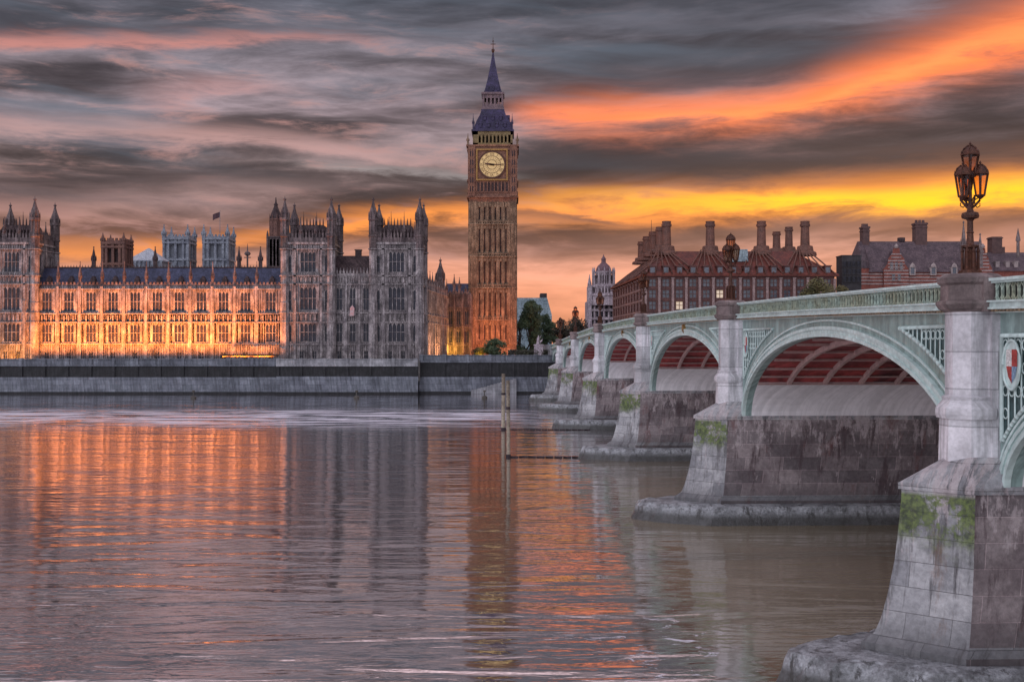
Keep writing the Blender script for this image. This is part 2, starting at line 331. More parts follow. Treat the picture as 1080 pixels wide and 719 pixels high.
# ------------------------------------------------------------------ mesh helpers
class MB:
    def __init__(s): s.v = []; s.f = []; s.mi = []; s.M = Matrix.Identity(4); s.k = 0; s.smooth = []
    def add(s, vs, fs, sm=False):
        o = len(s.v); s.v += [tuple(s.M @ Vector(q)) for q in vs]
        for f in fs: s.f.append(tuple(i + o for i in f)); s.mi.append(s.k); s.smooth.append(sm)
        return s
    def box(s, x0, x1, y0, y1, z0, z1):
        vs = [(x, y, z) for z in (z0, z1) for y in (y0, y1) for x in (x0, x1)]
        return s.add(vs, [(0, 2, 3, 1), (4, 5, 7, 6), (0, 1, 5, 4), (2, 6, 7, 3), (0, 4, 6, 2), (1, 3, 7, 5)])
    def frus(s, pb, zb, pt, zt, caps=True):
        n = len(pb); vs = [(x, y, zb) for x, y in pb] + [(x, y, zt) for x, y in pt]
        fs = [(i, (i + 1) % n, n + (i + 1) % n, n + i) for i in range(n)]
        if caps: fs += [tuple(range(n))[::-1], tuple(range(n, 2 * n))]
        return s.add(vs, fs)
    def stack(s, cx, cy, prof, n=8, rot=None, sx=1, sy=1, sm=False):
        """profile of (z, r) turned round a vertical axis with n sides"""
        rot = math.pi / n if rot is None else rot; vs = []; fs = []
        for z, r in prof:
            for i in range(n):
                a = rot + 2 * math.pi * i / n; vs.append((cx + sx * r * math.cos(a), cy + sy * r * math.sin(a), z))
        m_ = len(prof)
        for j in range(m_ - 1):
            for i in range(n): fs.append((j*n+i, j*n+(i+1) % n, (j+1)*n+(i+1) % n, (j+1)*n+i))
        fs += [tuple(range(n))[::-1], tuple(range((m_-1)*n, m_*n))]
        return s.add(vs, fs, sm)
    def tube(s, pts, r, n=5):
        pts = [Vector(q) for q in pts]; vs = []; fs = []
        for i, q in enumerate(pts):
            d = (pts[min(i+1, len(pts)-1)] - pts[max(i-1, 0)]).normalized()
            a = d.cross(Vector((0, 0, 1)) if abs(d.z) < .9 else Vector((1, 0, 0))).normalized(); c = d.cross(a)
            rr = r[i] if isinstance(r, (list, tuple)) else r
            for j in range(n):
                g = 2 * math.pi * j / n; vs.append(tuple(q + rr * (math.cos(g) * a + math.sin(g) * c)))
        for i in range(len(pts) - 1):
            for j in range(n): fs.append((i*n+j, i*n+(j+1) % n, (i+1)*n+(j+1) % n, (i+1)*n+j))
        fs += [tuple(range(n)), tuple(range((len(pts)-1)*n, len(pts)*n))[::-1]]
        return s.add(vs, fs, True)
    def mesh(s, name, mats):
        me = bpy.data.meshes.new(name); me.from_pydata(s.v, [], s.f)
        for q in (mats if isinstance(mats, (list, tuple)) else [mats]): me.materials.append(q)
        me.polygons.foreach_set('material_index', s.mi); me.polygons.foreach_set('use_smooth', s.smooth)
        me.update(); return me
def link(name, data, parent=None, loc=None, rotz=0, M=None):
    o = bpy.data.objects.new(name, data); COL.objects.link(o); o.parent = parent
    if M is not None: o.matrix_local = M
    elif loc is not None: o.location = loc; o.rotation_euler = (0, 0, rotz)
    return o
def obj(name, mb, mats, parent=None, loc=None, rotz=0): return link(name, mb.mesh(name, mats), parent, loc, rotz)
def tag(o, label=None, cat=None, group=None, kind=None):
    for kk, vv in (('label', label), ('category', cat), ('group', group), ('kind', kind)):
        if vv: o[kk] = vv
    return o
def thing(name, label, cat, loc, rotz=0, group=None): return tag(link(name, None, None, loc, rotz), label, cat, group)
def struct(name, mb, mat, loc=None): return tag(obj(name, mb, mat, None, loc), kind='structure')
def copy_tree(o, parent=None):
    c = o.copy(); COL.objects.link(c); c.parent = parent
    for ch in o.children: copy_tree(ch, c)
    return c
def rz(a, x=0, y=0, z=0): return Matrix.Translation((x, y, z)) @ Matrix.Rotation(a, 4, 'Z')

# gothic window: stone tracery with a dark pane behind it
WC = {}
def window(root, M, wd, ht, n=2, glass=GLASS, stone=STONE, arch=True):
    key = (round(wd, 2), round(ht, 2), n, glass.name, stone.name, arch)
    if key not in WC:
        f = MB(); hw = wd / 2; mw = min(.13, wd * .07)
        for sx in (-1, 1): f.box(sx*hw - (.001 if sx > 0 else 0) - (mw if sx > 0 else 0), sx*hw + (mw if sx < 0 else 0), .02, .24, 0, ht)
        for i in range(1, n):
            xx = -hw + wd * i / n; f.box(xx - mw/2, xx + mw/2, .06, .22, 0, ht)
        f.box(-hw, hw, .08, .2, ht * .5, ht * .5 + mw)
        f.box(-hw - .12, hw + .12, -.14, .1, -.16, -.004)
        if arch:
            for i in range(n):
                a0 = -hw + wd * i / n; a1 = a0 + wd / n; mid = (a0 + a1) / 2; hh = wd / n * .8
                for e, g in ((a0, mid), (a1, mid)):
                    f.add([(e, .07, ht - hh), (e, .07, ht), (g, .07, ht), ((e + g) / 2, .07, ht - hh * .3)], [(0, 1, 2, 3)] if e > g else [(3, 2, 1, 0)])
        p_ = MB(); p_.add([(-hw, .23, 0), (hw, .23, 0), (hw, .23, ht), (-hw, .23, ht)], [(0, 1, 2, 3)])
        WC[key] = (f.mesh('window', stone), p_.mesh('pane', glass))
    a, p_ = WC[key]
    o = link('window', a, root, M=M); link('pane', p_, o)
    return o
def wall_sheet(mb, x0, x1, z0, z1, holes, dep=.28):
    """front sheet of a wall with rectangular openings and their reveals; front at y=0, inside towards +y"""
    xs = sorted({x0, x1, *[q for h in holes for q in h[:2]]}); zs = sorted({z0, z1, *[q for h in holes for q in h[2:]]})
    for i in range(len(xs) - 1):
        for j in range(len(zs) - 1):
            cx_, cz_ = (xs[i] + xs[i+1]) / 2, (zs[j] + zs[j+1]) / 2
            if any(h[0] < cx_ < h[1] and h[2] < cz_ < h[3] for h in holes): continue
            mb.add([(xs[i], 0, zs[j]), (xs[i+1], 0, zs[j]), (xs[i+1], 0, zs[j+1]), (xs[i], 0, zs[j+1])], [(0, 1, 2, 3)])
    for a, c, e, g in holes:
        mb.add([(a, 0, e), (c, 0, e), (c, 0, g), (a, 0, g), (a, dep, e), (c, dep, e), (c, dep, g), (a, dep, g)],
               [(0, 4, 5, 1), (1, 5, 6, 2), (2, 6, 7, 3), (3, 7, 4, 0)])
def gothic(root, mb, M, bays, z0, z1, rows, strings, butt=.7, bdep=.45, rib=.62, glass=GLASS, stone=STONE, panels=()):
    """panelled gothic wall. bays: boundaries along x. rows: (z_lo, z_hi, width, lights, per bay)"""
    mb.M = M; holes = []
    for a, c in zip(bays[:-1], bays[1:]):
        mid = (a + c) / 2
        for zl, zh, wd, n, per in rows:
            for q in range(per):
                xc = mid if per == 1 else a + (c - a) * (q + .5) / per
                holes.append((xc - wd/2, xc + wd/2, zl, zh)); window(root, M @ Matrix.Translation((xc, 0, zl)), wd, zh - zl, n, glass, stone)
    wall_sheet(mb, bays[0], bays[-1], z0, z1, holes)
    for bx in bays:
        mb.box(bx - butt/2, bx + butt/2, -bdep, .02, z0, z1 * .52 + z0 * .48); mb.box(bx - butt*.4, bx + butt*.4, -bdep*.75, .02, z1 * .52 + z0 * .48, z1)
        for q in (-1, 1): mb.box(bx + q*butt*.66 - .07, bx + q*butt*.66 + .07, -.2, .01, z0, z1)
    for zq in strings: mb.box(bays[0] - butt/2, bays[-1] + butt/2, -.42, .01, zq - .14, zq + .14)
    edges = [z0] + list(strings) + [z1]
    for a, c in zip(bays[:-1], bays[1:]):
        n = max(2, int((c - a - butt) / rib)); 
        for i in range(n + 1):
            xx = a + butt * .8 + (c - a - butt * 1.6) * i / n
            for e0, e1 in zip(edges[:-1], edges[1:]):
                segs = [(e0 + .12, e1 - .12)]
                for h in holes:
                    if h[0] - .12 < xx < h[1] + .12:
                        segs = [sg for (p0, p1) in segs for sg in ((p0, min(p1, h[2] - .25)), (max(p0, h[3] + .1), p1)) if sg[1] - sg[0] > .2]
                for p0, p1 in segs: mb.box(xx - .085, xx + .085, -.24, .01, p0, p1)
        for zl, zh in panels:      # carved heraldic panels
            m_ = max(2, int((c - a - butt) / 1.1))
            for i in range(m_):
                xx = a + butt + (c - a - 2 * butt) * (i + .5) / m_
                mb.M = M; mb.stack(xx, -.10, [], 4) if False else mb.box(xx - .3, xx + .3, -.24, .0, zl + .15, zh - .15)
    mb.M = Matrix.Identity(4)
def crenels(mb, M, x0, x1, z, h=.7, wd=.8, gap=.6, dep=.35, pin=0):
    mb.M = M; mb.box(x0, x1, -.1, dep, z, z + h * .5); x = x0; i = 0
    while x + wd <= x1 + .01:
        mb.box(x, x + wd, -.1, dep, z + h * .5, z + h)
        if pin: mb.frus([(x+wd*.3, -.05), (x+wd*.7, -.05), (x+wd*.7, .25), (x+wd*.3, .25)], z + h, [(x+wd*.5-.03, .08), (x+wd*.5+.03, .08), (x+wd*.5+.03, .12), (x+wd*.5-.03, .12)], z + h + pin)
        x += wd + gap; i += 1
    mb.M = Matrix.Identity(4)
PC = {}
def pinnacle_mesh(h, r, mat, name='pinnacle'):
    k_ = (h, r, mat.name, name)
    if k_ not in PC:
        q = MB(); q.stack(0, 0, [(0, r), (h*.42, r), (h*.42, r*1.35), (h*.47, r*1.35), (h*.50, r*1.0), (h*.94, r*.14), (h*.94, r*.35), (h*.97, r*.35), (h, .03)], 4)
        for a in range(4):
            g = a * math.pi / 2; q.stack(r*1.05*math.cos(g), r*1.05*math.sin(g), [(h*.36, r*.22), (h*.5, r*.22), (h*.62, .02)], 4)
        PC[k_] = q.mesh(name, mat)
    return PC[k_]
def turret_mesh(h, r, mat):
    k_ = ('t', h, r, mat.name)
    if k_ not in PC:
        q = MB(); b_ = h * .60
        prof = [(0, r), (b_*.40, r), (b_*.42, r*1.18), (b_*.47, r*1.18), (b_*.49, r*.92), (b_*.90, r*.92), (b_*.92, r*1.22), (b_, r*1.22), (b_+.05, r*.95),
                (b_ + h*.07, r*1.0), (b_ + h*.13, r*.86), (b_ + h*.20, r*.52), (b_ + h*.27, r*.30), (b_ + h*.32, r*.18), (b_+h*.325, r*.36), (b_+h*.345, r*.36), (b_+h*.35, r*.1), (h, .03)]
        q.stack(0, 0, prof, 8)
        for i in range(8):
            a = i * math.pi / 4 + math.pi / 8
            q.stack(r*.97*math.cos(a), r*.97*math.sin(a), [(b_*.49, r*.13), (b_*.92, r*.13)], 4)
            q.stack(r*1.1*math.cos(a), r*1.1*math.sin(a), [(b_, r*.14), (b_ + h*.05, r*.14), (b_+h*.11, .02)], 4)
        PC[k_] = q.mesh('turret', mat)
    return PC[k_]

# ------------------------------------------------------------------ ground, water
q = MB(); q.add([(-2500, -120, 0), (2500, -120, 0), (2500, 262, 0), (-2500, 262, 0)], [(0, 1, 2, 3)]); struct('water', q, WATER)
q = MB(); q.box(-2500, 2500, 261, 4000, -3, 7.4); struct('ground', q, EARTH)
YF = 257.0                       # plane of the palace river front
TZ = 7.62                        # terrace level
def fx(px): return wx(px, YF)
def fz(py): return wz(py, YF) - TZ
q = MB(); q.box(fx(-60), fx(300), 250.4, 261.5, 3, TZ); q.box(fx(300), fx(445), 249.6, 261.5, 3, TZ); struct('terrace', q, PAVE)
q = MB(); q.box(fx(446), 320, 252.4, 420, 3, 8.2); struct('pavement', q, PAVE)

# river walls
def river_wall(name, x0, x1, Y, top, label, mats, foot=3.9):
    r_ = thing(name, label, 'river wall', ((x0+x1)/2, Y, 0)); L = (x1 - x0) / 2
    a = MB(); a.frus([(-L, -.9), (L, -.9), (L, .6), (-L, .6)], .55, [(-L, -.35), (L, -.35), (L, .6), (-L, .6)], foot); obj('lower_wall', a, mats[0], r_)
    a = MB(); a.box(-L, L, -.15, .6, foot, top - 1.75)
    n = int(2*L / 5.3)
    for i in range(n + 1):
        xx = -L + .4 + i * (2*L - .8) / n; a.box(xx - .3, xx + .3, -.42, -.15, foot, top - 1.75)
    obj('dark_band', a, mats[1], r_)  # dark recessed band between lower wall and parapet
    a = MB(); a.box(-L, L, -.5, .6, top - 1.75, top - 1.35); a.box(-L, L, -.28, .3, top - 1.35, top - .18); a.box(-L, L, -.42, .42, top - .18, top)
    for i in range(n + 1):
        xx = -L + .4 + i * (2*L - .8) / n; a.box(xx - .4, xx + .4, -.5, .45, top - 1.35, top + .12)
    obj('parapet', a, mats[2], r_)
    a = MB(); a.box(-L, L, -1.05, .6, -2, .55); obj('wet_foot', a, WALL_DARK, r_)
    return r_
river_wall('river_wall', fx(-60), fx(299), 250.2, TZ + .55, 'grey stone river wall below the orange floodlit palace range', (CONC, WALL_DARK, CONC))
river_wall('river_wall', fx(299.3), fx(444), 249.2, TZ + .55, 'pale stone river wall projecting below the unlit twin towered pavilion', (CONC, WALL_DARK, CONC_L), 4.1)
rw3 = river_wall('river_wall', fx(444.3), wx(640, 252), 252.2, 9.0, 'darker embankment wall with river stairs below the clock tower', (CONC, WALL_DARK, CONC))
a = MB()
for i in range(14): a.box(wx(497, 252) + i*.75, wx(497, 252) + i*.75 + .76, 250.3, 251.3, -1, .9 + i*.20)
tag(obj('river_stairs', a, CONC_L, None), 'stone steps climbing to the right against the dark embankment wall', 'stairs')

# ------------------------------------------------------------------ floodlit river range
FL = fx(-16); bayw = 23.3 * YF / FPX
def F(px): return fx(px)
rx0, rx1 = F(37.7), F(37.7 + 23.3 * 11) + 1.0
def range_wing():
    c0 = F(37.7); rt = thing('palace_range', 'long gothic palace range glowing orange under floodlights beside the river', 'palace', (c0, YF, TZ))
    wl = MB(); bays = [bayw * i for i in range(12)]; bays[-1] = F(300.5) - c0
    rows = [(fz(328.5), fz(308), 2.5, 3, 1), (fz(360.5), fz(342), 2.5, 3, 1), (fz(379.4), fz(371), 1.2, 2, 1)]
    zt = fz(302)
    gothic(rt, wl, Matrix.Identity(4), bays, 0, zt, rows, [fz(340), fz(331), fz(362.5), fz(305)], .9, .55, .6, GLASS, STONE, [(fz(339), fz(332))])
    wl.box(0, bays[-1], .6, 1.0, 0, zt)
    obj('wall', wl, STONE, rt)
    pr = MB(); crenels(pr, Matrix.Identity(4), 0, bays[-1], zt, 1.0, .5, .4, .3); obj('parapet', pr, STONE_W, rt)
    rf = MB(); zr = fz(281.5); L = bays[-1]
    rf.add([(0, .9, zt), (L, .9, zt), (L, 4.2, zr), (0, 4.2, zr), (L, 12, zr), (0, 12, zr), (L, 15, zt), (0, 15, zt)], [(0, 1, 2, 3), (3, 2, 4, 5), (5, 4, 6, 7), (0, 3, 5, 7), (1, 6, 4, 2)])
    ro = obj('roof', rf, SLATE, rt)
    cr = MB(); cr.box(0, L, 4.1, 4.3, zr, zr + .3)
    for i in range(int(L / .7)): cr.stack(.35 + i*.7, 4.2, [(zr + .3, .12), (zr + .8, .02)], 4)
    obj('ridge_cresting', cr, STONE_D, ro)
    for i in range(12):
        link('pinnacle', pinnacle_mesh(6.6, .36, STONE_W), rt, (bays[i], .2, zt - .6))
        if i < 11:
            d = MB(); xx = (bays[i] + bays[i+1]) / 2
            d.add([(xx-.6, 1.0, zt+.6), (xx+.6, 1.0, zt+.6), (xx+.6, 1.0, zt+1.7), (xx, 1.0, zt+2.6), (xx-.6, 1.0, zt+1.7), (xx-.6, 3, zt+1.7), (xx+.6, 3, zt+1.7), (xx, 3.4, zt+2.6)],
                  [(0, 1, 2, 3, 4), (2, 6, 7, 3), (4, 3, 7, 5), (1, 6, 2), (0, 4, 5)]); obj('dormer', d, STONE_D, rt)
    for px in (91, 157, 247, 270):
        link('finial', pinnacle_mesh(5.5, .55, STONE_D, 'finial'), rt, (F(px) - c0, 4.6, zr - .2))
    return rt
range_wing()

# ------------------------------------------------------------------ palace towers
def palace_tower(root, x0, y0, wd, dep, part='tower', lower=True):
    """one square corner tower of the palace as a part of root; windows hang on root"""
    zc = fz(258); wl = MB()
    rows = [(fz(360), fz(341), wd*.36, 4, 1), (fz(327), fz(303), wd*.36, 4, 1), (fz(287), fz(266), wd*.34, 4, 1)]
    small = [(fz(360), fz(343), .75, 1), (fz(327), fz(306), .75, 1), (fz(287), fz(270), .75, 1)]
    M0 = Matrix.Translation((x0, y0, 0))
    s_ = wd * .22
    bays = [0, s_, wd - s_, wd]
    strs = [fz(363), fz(340), fz(330), fz(300), fz(291), fz(263)]
    gothic(root, wl, M0, [s_, wd - s_], 0, zc, rows + [(fz(378), fz(370), 1.0, 2, 2)], strs, .7, .4, .55, GLASS, STONE, [(fz(339), fz(331)), (fz(299), fz(292))])
    for a_, c_ in ((0, s_), (wd - s_, wd)):
        gothic(root, wl, M0, [a_, c_], 0, zc, [(zl, zh, w_, n, 1) for zl, zh, w_, n in small], strs, .6, .45, .5)
    M1 = rz(math.pi/2, x0 + wd, y0)
    gothic(root, wl, M1, [0, dep/2, dep], 0, zc, [(fz(360), fz(343), 1.5, 2, 1), (fz(327), fz(305), 1.5, 2, 1), (fz(287), fz(268), 1.5, 2, 1)], strs, .7, .4, .55)
    wl.box(x0 + .3, x0 + wd - .3, y0 + .35, y0 + dep, 0, zc); wl.box(x0, x0 + .3, y0, y0 + dep, 0, zc)
    # cornice and pierced parapet
    wl.box(x0 - .5, x0 + wd + .5, y0 - .5, y0 + dep + .5, zc, zc + .5)
    tw = obj(part, wl, STONE, root); cw = MB()
    for M_, L_ in ((M0, wd), (M1, dep)): crenels(cw, M_, 0, L_, zc + .5, 2.2, .45, .35, .3, 1.0)
    obj('parapet', cw, STONE_W, tw)
    rf = MB(); zt = fz(231); i_ = 1.3
    rf.frus([(x0+.8, y0+.8), (x0+wd-.8, y0+.8), (x0+wd-.8, y0+dep-.8), (x0+.8, y0+dep-.8)], zc + .5, [(x0+2.4, y0+2.6), (x0+wd-2.4, y0+2.6), (x0+wd-2.4, y0+dep-2.6), (x0+2.4, y0+dep-2.6)], zt - 1.2)
    for i in range(9):
        xx = x0 + 2.4 + (wd - 4.8) * i / 8; rf.stack(xx, y0 + 2.6, [(zt - 1.2, .22), (zt - .1, .14), (zt + .5 + (1.6 if i in (2, 6) else 0), .02)], 4)
        rf.box(xx - .2, xx + .2, y0 + 1.0, y0 + 2.2, zc + .5, zc + 3.6)
    obj('roof', rf, STONE_D, tw)
    H = fz(207) - zc + 1.5
    for cx_, cy_, hh in ((x0, y0, 0), (x0 + wd, y0, 0), (x0, y0 + dep, 0), (x0 + wd, y0 + dep, 0)):
        link('turret', turret_mesh(round(H, 2), 1.0, STONE_W), tw, (cx_, cy_, zc - 1.5))
    for cx_, cy_ in ((x0 + wd*.34, y0 + .1), (x0 + wd*.66, y0 + .1), (x0 + wd*.5, y0 + dep - .2), (x0 + wd*.8, y0 + dep - .2)):
        link('pinnacle', pinnacle_mesh(6.2, .34, STONE_W), tw, (cx_, cy_, zc + .4))
    sh = MB()
    for cx_, cy_ in ((x0, y0), (x0 + wd, y0), (x0 + wd, y0 + dep)):
        sh.stack(cx_, cy_, [(0, 1.15), (zc * .5, 1.1), (zc*.5, 1.0), (zc - 1.5, 1.0)], 8)
        for zq in strs: sh.stack(cx_, cy_, [(zq - .14, 1.25), (zq + .14, 1.25)], 8)
    obj('turret_shaft', sh, STONE, tw)
    return tw
pv0 = F(301)
pav = thing('palace_pavilion', 'unlit grey gothic palace pavilion with two pinnacled towers on the river', 'palace', (pv0, YF, TZ))
TW = F(350) - F(301)
palace_tower(pav, 0, -.6, TW, 11.3)
palace_tower(pav, F(394) - pv0, -.6, F(443) - F(394), 11.3)
wl = MB(); c0, c1 = TW + .2, F(394) - pv0 - .2; zt = fz(291); bb_ = [c0 + (c1 - c0) * i / 3 for i in range(4)]
gothic(pav, wl, Matrix.Identity(4), bb_, 0, zt, [(fz(360), fz(341), 1.5, 2, 1), (fz(327), fz(304), 1.5, 2, 1), (fz(378), fz(370), 1.1, 2, 1)], [fz(363), fz(340), fz(330), fz(300)], .7, .5, .5, GLASS, STONE, [(fz(339), fz(331)), (fz(299), fz(292))])
wl.box(c0, c1, .6, 1, 0, zt); crenels(wl, Matrix.Identity(4), c0, c1, zt, 1.2, .45, .35, .3, .8); obj('centre_wall', wl, STONE, pav)
rf = MB(); zr = fz(268); rf.frus([(c0, .9), (c1, .9), (c1, 13), (c0, 13)], zt, [(c0, 5), (c1, 5), (c1, 8), (c0, 8)], zr); obj('centre_roof', rf, STONE_D, pav)
ch = MB(); ch.box((c0+c1)/2 - .2, (c0+c1)/2 + 1.2, 5.4, 6.8, zr - 1, fz(262)); ch.box((c0+c1)/2 - .35, (c0+c1)/2 + 1.35, 5.25, 6.95, fz(262), fz(261)); obj('chimney', ch, STONE_D, pav)
bal = MB(); bal.box((c0+c1)/2 - 1.0, (c0+c1)/2 + 1.0, -1.2, -.51, fz(333), fz(331.6)); bal.box((c0+c1)/2 - .9, (c0+c1)/2 + .9, -1.15, -1.05, fz(331.6), fz(328)); obj('balcony', bal, STONE, pav)
fl_ = MB()
fl_.add([(-.55, -1.25, fz(333.5)), (.45, -1.25, fz(333.2)), (.6, -1.3, fz(325)), (.1, -1.28, fz(322)), (-.45, -1.3, fz(324.5))], [(0, 1, 2, 3, 4)]); fl_.M = Matrix.Identity(4)
fl_.v = [(x_ + (c0+c1)/2, y_, z_) for x_, y_, z_ in fl_.v]
fl_.add([((c0+c1)/2 - .5, -1.21, fz(333.5)), ((c0+c1)/2 + .4, -1.21, fz(333.2)), ((c0+c1)/2 + .5, -1.21, fz(325)), ((c0+c1)/2 - .4, -1.21, fz(324.5))], [(3, 2, 1, 0)])
tag(obj('banner', fl_, [surf('faded_red_cloth', (.55, .25, .24), (.42, .34, .36), 2, .9, .1)], None, (pv0, YF, TZ)), 'faded red banner hanging at the middle window between the two towers', 'banner')

sp0 = F(-11)
spav = thing('palace_tower', 'gothic palace tower with spiky turrets standing on the left of the floodlit range', 'palace', (sp0, YF, TZ))
palace_tower(spav, 0, -.6, F(38) - sp0, 11.3)

# side wing running back from the pavilion
p0 = Vector((wx(445, 269), 269.0)); p1 = Vector((wx(471.5, 318), 318.0)); d_ = p1 - p0; ang = math.atan2(d_.y, d_.x)
wing = thing('palace_wing', 'gothic palace side wing with pinnacled parapet running back toward the clock tower', 'palace', (p0.x, p0.y, TZ), ang)
L = d_.length; zt = wz(300, 269) - TZ; wl = MB()
def gz(py): return wz(py, 269) - TZ
bays = [L * i / 10 for i in range(11)]
gothic(wing, wl, Matrix.Identity(4), bays, 0, zt, [(gz(360), gz(343), 2.0, 2, 1), (gz(328), gz(308), 2.0, 2, 1), (gz(378), gz(370), 1.2, 2, 1)], [gz(363), gz(340), gz(331), gz(304)], .9, .6, .6, GLASS, STONE, [(gz(339), gz(332))])
wl.box(0, L, .6, 6, 0, zt); crenels(wl, Matrix.Identity(4), 0, L, zt, 1.0, .5, .4, .3, .6); obj('wall', wl, STONE, wing)
rf = MB(); rf.frus([(0, 1), (L, 1), (L, 14), (0, 14)], zt, [(0, 6), (L, 6), (L, 9), (0, 9)], zt + 3.6); obj('roof', rf, STONE_D, wing)
for i in range(11): link('pinnacle', pinnacle_mesh(5.4, .36, STONE_W), wing, (bays[i], .1, zt - 1))
link('turret', turret_mesh(15.0, 1.2, STONE_W), wing, (L * .93, 1.5, zt - 4.5))

# link wing between side wing and the clock tower
YL = 318.0
lw0 = wx(470.5, YL); lk = thing('palace_wing', 'shadowed gothic wing with slate roof joining the clock tower, lamp glowing at its foot', 'palace', (lw0, YL, TZ))
W_ = wx(496.5, YL) - lw0; wl = MB()
def lz(py): return wz(py, YL) - TZ
gothic(lk, wl, Matrix.Identity(4), [0, W_/3, 2*W_/3, W_], 0, lz(310), [(lz(342), lz(328), 1.3, 2, 1), (lz(361), lz(349), 1.3, 2, 1)], [lz(364), lz(345), lz(324)], .8, .5, .5, GLASS, STONE_W)
wl.box(0, W_, .6, 6, 0, lz(310)); crenels(wl, Matrix.Identity(4), 0, W_, lz(310), .9, .5, .4, .3); obj('wall', wl, STONE_W, lk)
rf = MB(); rf.frus([(0, 1), (W_, 1), (W_, 12), (0, 12)], lz(310), [(0, 5), (W_, 5), (W_, 8), (0, 8)], lz(298)); obj('roof', rf, SLATE, lk)
for px, py in ((479, 289), (484.5, 292), (491, 301)): link('pinnacle', pinnacle_mesh(round(lz(py) - lz(309), 1), .5, STONE_W), lk, (wx(px, YL) - lw0, .3, lz(309)))

# ------------------------------------------------------------------ clock tower
YT = 320.0; tcx = wx(519.6, YT); GZ = 8.0
def tz(py): return wz(py, YT) - GZ
tw = thing('clock_tower', 'tall gothic clock tower with lit dial and purple spire above the river', 'clock tower', (tcx, YT, GZ))
hw = 24 * YT / FPX; D = 2 * hw
# shaft, front at y = 0
sh = MB(); gzp = MB(); zs = tz(213)
lev = [0, tz(362), tz(337), tz(303), tz(270), tz(236), zs]
for Mw in (rz(0, -hw, 0), rz(math.pi/2, hw, 0), rz(-math.pi/2, -hw, D)):
    holes = []
    cb = hw * .30; inner = D - 2 * cb; n = 6
    for j in range(1, 6):
        za, zb = lev[j] + 1.2, lev[j+1] - 1.6
        for i in range(n):
            xc = cb + inner * (i + .5) / n; holes.append((xc - .22, xc + .22, za, zb))
    sh.M = Mw; wall_sheet(sh, 0, D, 0, zs, holes, .5)
    gzp.M = Mw; gzp.add([(.3, .5, 0), (D - .3, .5, 0), (D - .3, .5, zs), (.3, .5, zs)], [(0, 1, 2, 3)])
    for i in range(n + 1):
        xx = cb + inner * i / n; sh.box(xx - .24, xx + .24, -.32, .02, lev[1], zs)
    for i in range(n):
        xx = cb + inner * (i + .5) / n
        for j in range(1, 6): sh.box(xx - .38, xx + .38, -.16, .01, lev[j+1] - 1.5, lev[j+1] - .5)
    for e in (0, D - cb):
        sh.box(e + (0 if e else -.25), e + cb + (.25 if e else 0), -.35, .02, 0, zs)
        for i in range(3): sh.box(e + cb*(i+.5)/3 - .12, e + cb*(i+.5)/3 + .12, -.5, -.34, lev[1], zs)
    for z_ in lev[1:6]:
        sh.box(-.4, D + .4, -.55, .02, z_ - .35, z_ + .05); sh.box(-.3, D + .3, -.42, .02, z_ + .5, z_ + .75)
        for i in range(14): xx = cb + inner * (i + .5) / 14; sh.box(xx - .14, xx + .14, -.40, .01, z_ + .05, z_ + .5)
sh.M = Matrix.Identity(4); sh.box(-hw + .6, hw - .6, D - .6, D, 0, zs)
shaft_o = obj('shaft', sh, STONE_T, tw); obj('slit_glazing', gzp, STONE_D, shaft_o)
# clock stage
ck = MB(); h2 = 26 * YT / FPX; e = h2 - hw; z0, z1 = tz(208), tz(154)
ck.frus([(-hw, 0), (hw, 0), (hw, D), (-hw, D)], zs, [(-h2, -e), (h2, -e), (h2, D + e), (-h2, D + e)], z0)
ck.box(-h2, h2, -e, D + e, z0, z1)
for z_, o in ((z0, .35), (tz(203), .2), (tz(190.5), .3), (tz(158), .3), (z1, .5)): ck.box(-h2 - o, h2 + o, -e - o, D + e + o, z_ - .22, z_ + .22)
fr_ = -e
for i in range(10):     # blind arcade under the dial
    xx = -h2 + 2.6 + (2*h2 - 5.2) * i / 9; ck.box(xx - .16, xx + .16, fr_ - .3, fr_, tz(202.5), tz(191))
for sx in (-1, 1):      # flanking panelled piers
    ck.box(sx*h2 - (2.2 if sx > 0 else 0), sx*h2 + (2.2 if sx < 0 else 0), fr_ - .35, fr_, z0, z1)
    for i in range(3): xx = sx * (h2 - .45 - i * .65); ck.box(xx - .12, xx + .12, fr_ - .5, fr_ - .34, z0 + 1, z1 - 1)
for i in range(9):
    xx = -h2 + 2.6 + (2*h2 - 5.2) * (i + .5) / 9; ck.k = 1; ck.box(xx - .42, xx + .42, fr_ - .06, fr_ - .02, tz(201.6), tz(193)); ck.k = 0
for sx in (-1, 1):
    for i in range(5):
        ck.k = 1; zz_ = z0 + 1.6 + i * 2.6; ck.box(sx*(h2 - 1.15) - .5, sx*(h2 - 1.15) + .5, fr_ - .42, fr_ - .36, zz_, zz_ + 1.5); ck.k = 0
dr = 14.8 * YT / FPX; zd = tz(174.3); cx_ = wx(518.9, YT) - tcx
for a_, b_ in (((-dr-.5, dr+.5), (zd+dr+.1, zd+dr+.5)), ((-dr-.5, dr+.5), (zd-dr-.5, zd-dr-.1)), ((-dr-.5, -dr-.1), (zd-dr-.1, zd+dr+.1)), ((dr+.1, dr+.5), (zd-dr-.1, zd+dr+.1))):
    ck.k = 2; ck.box(cx_ + a_[0], cx_ + a_[1], fr_ - .55, fr_, b_[0], b_[1]); ck.k = 0
cs = obj('clock_stage', ck, [surf('clock_stage_stone', (.25, .125, .085), (.13, .065, .05), .5, .8, .5), STONE_D, GILT], tw)
for sx in (-1, 1):
    for yy in (-e, D + e): link('pinnacle', pinnacle_mesh(round(tz(141) - z1, 1), .42, STONE_T), tw, (sx * h2, yy, z1))
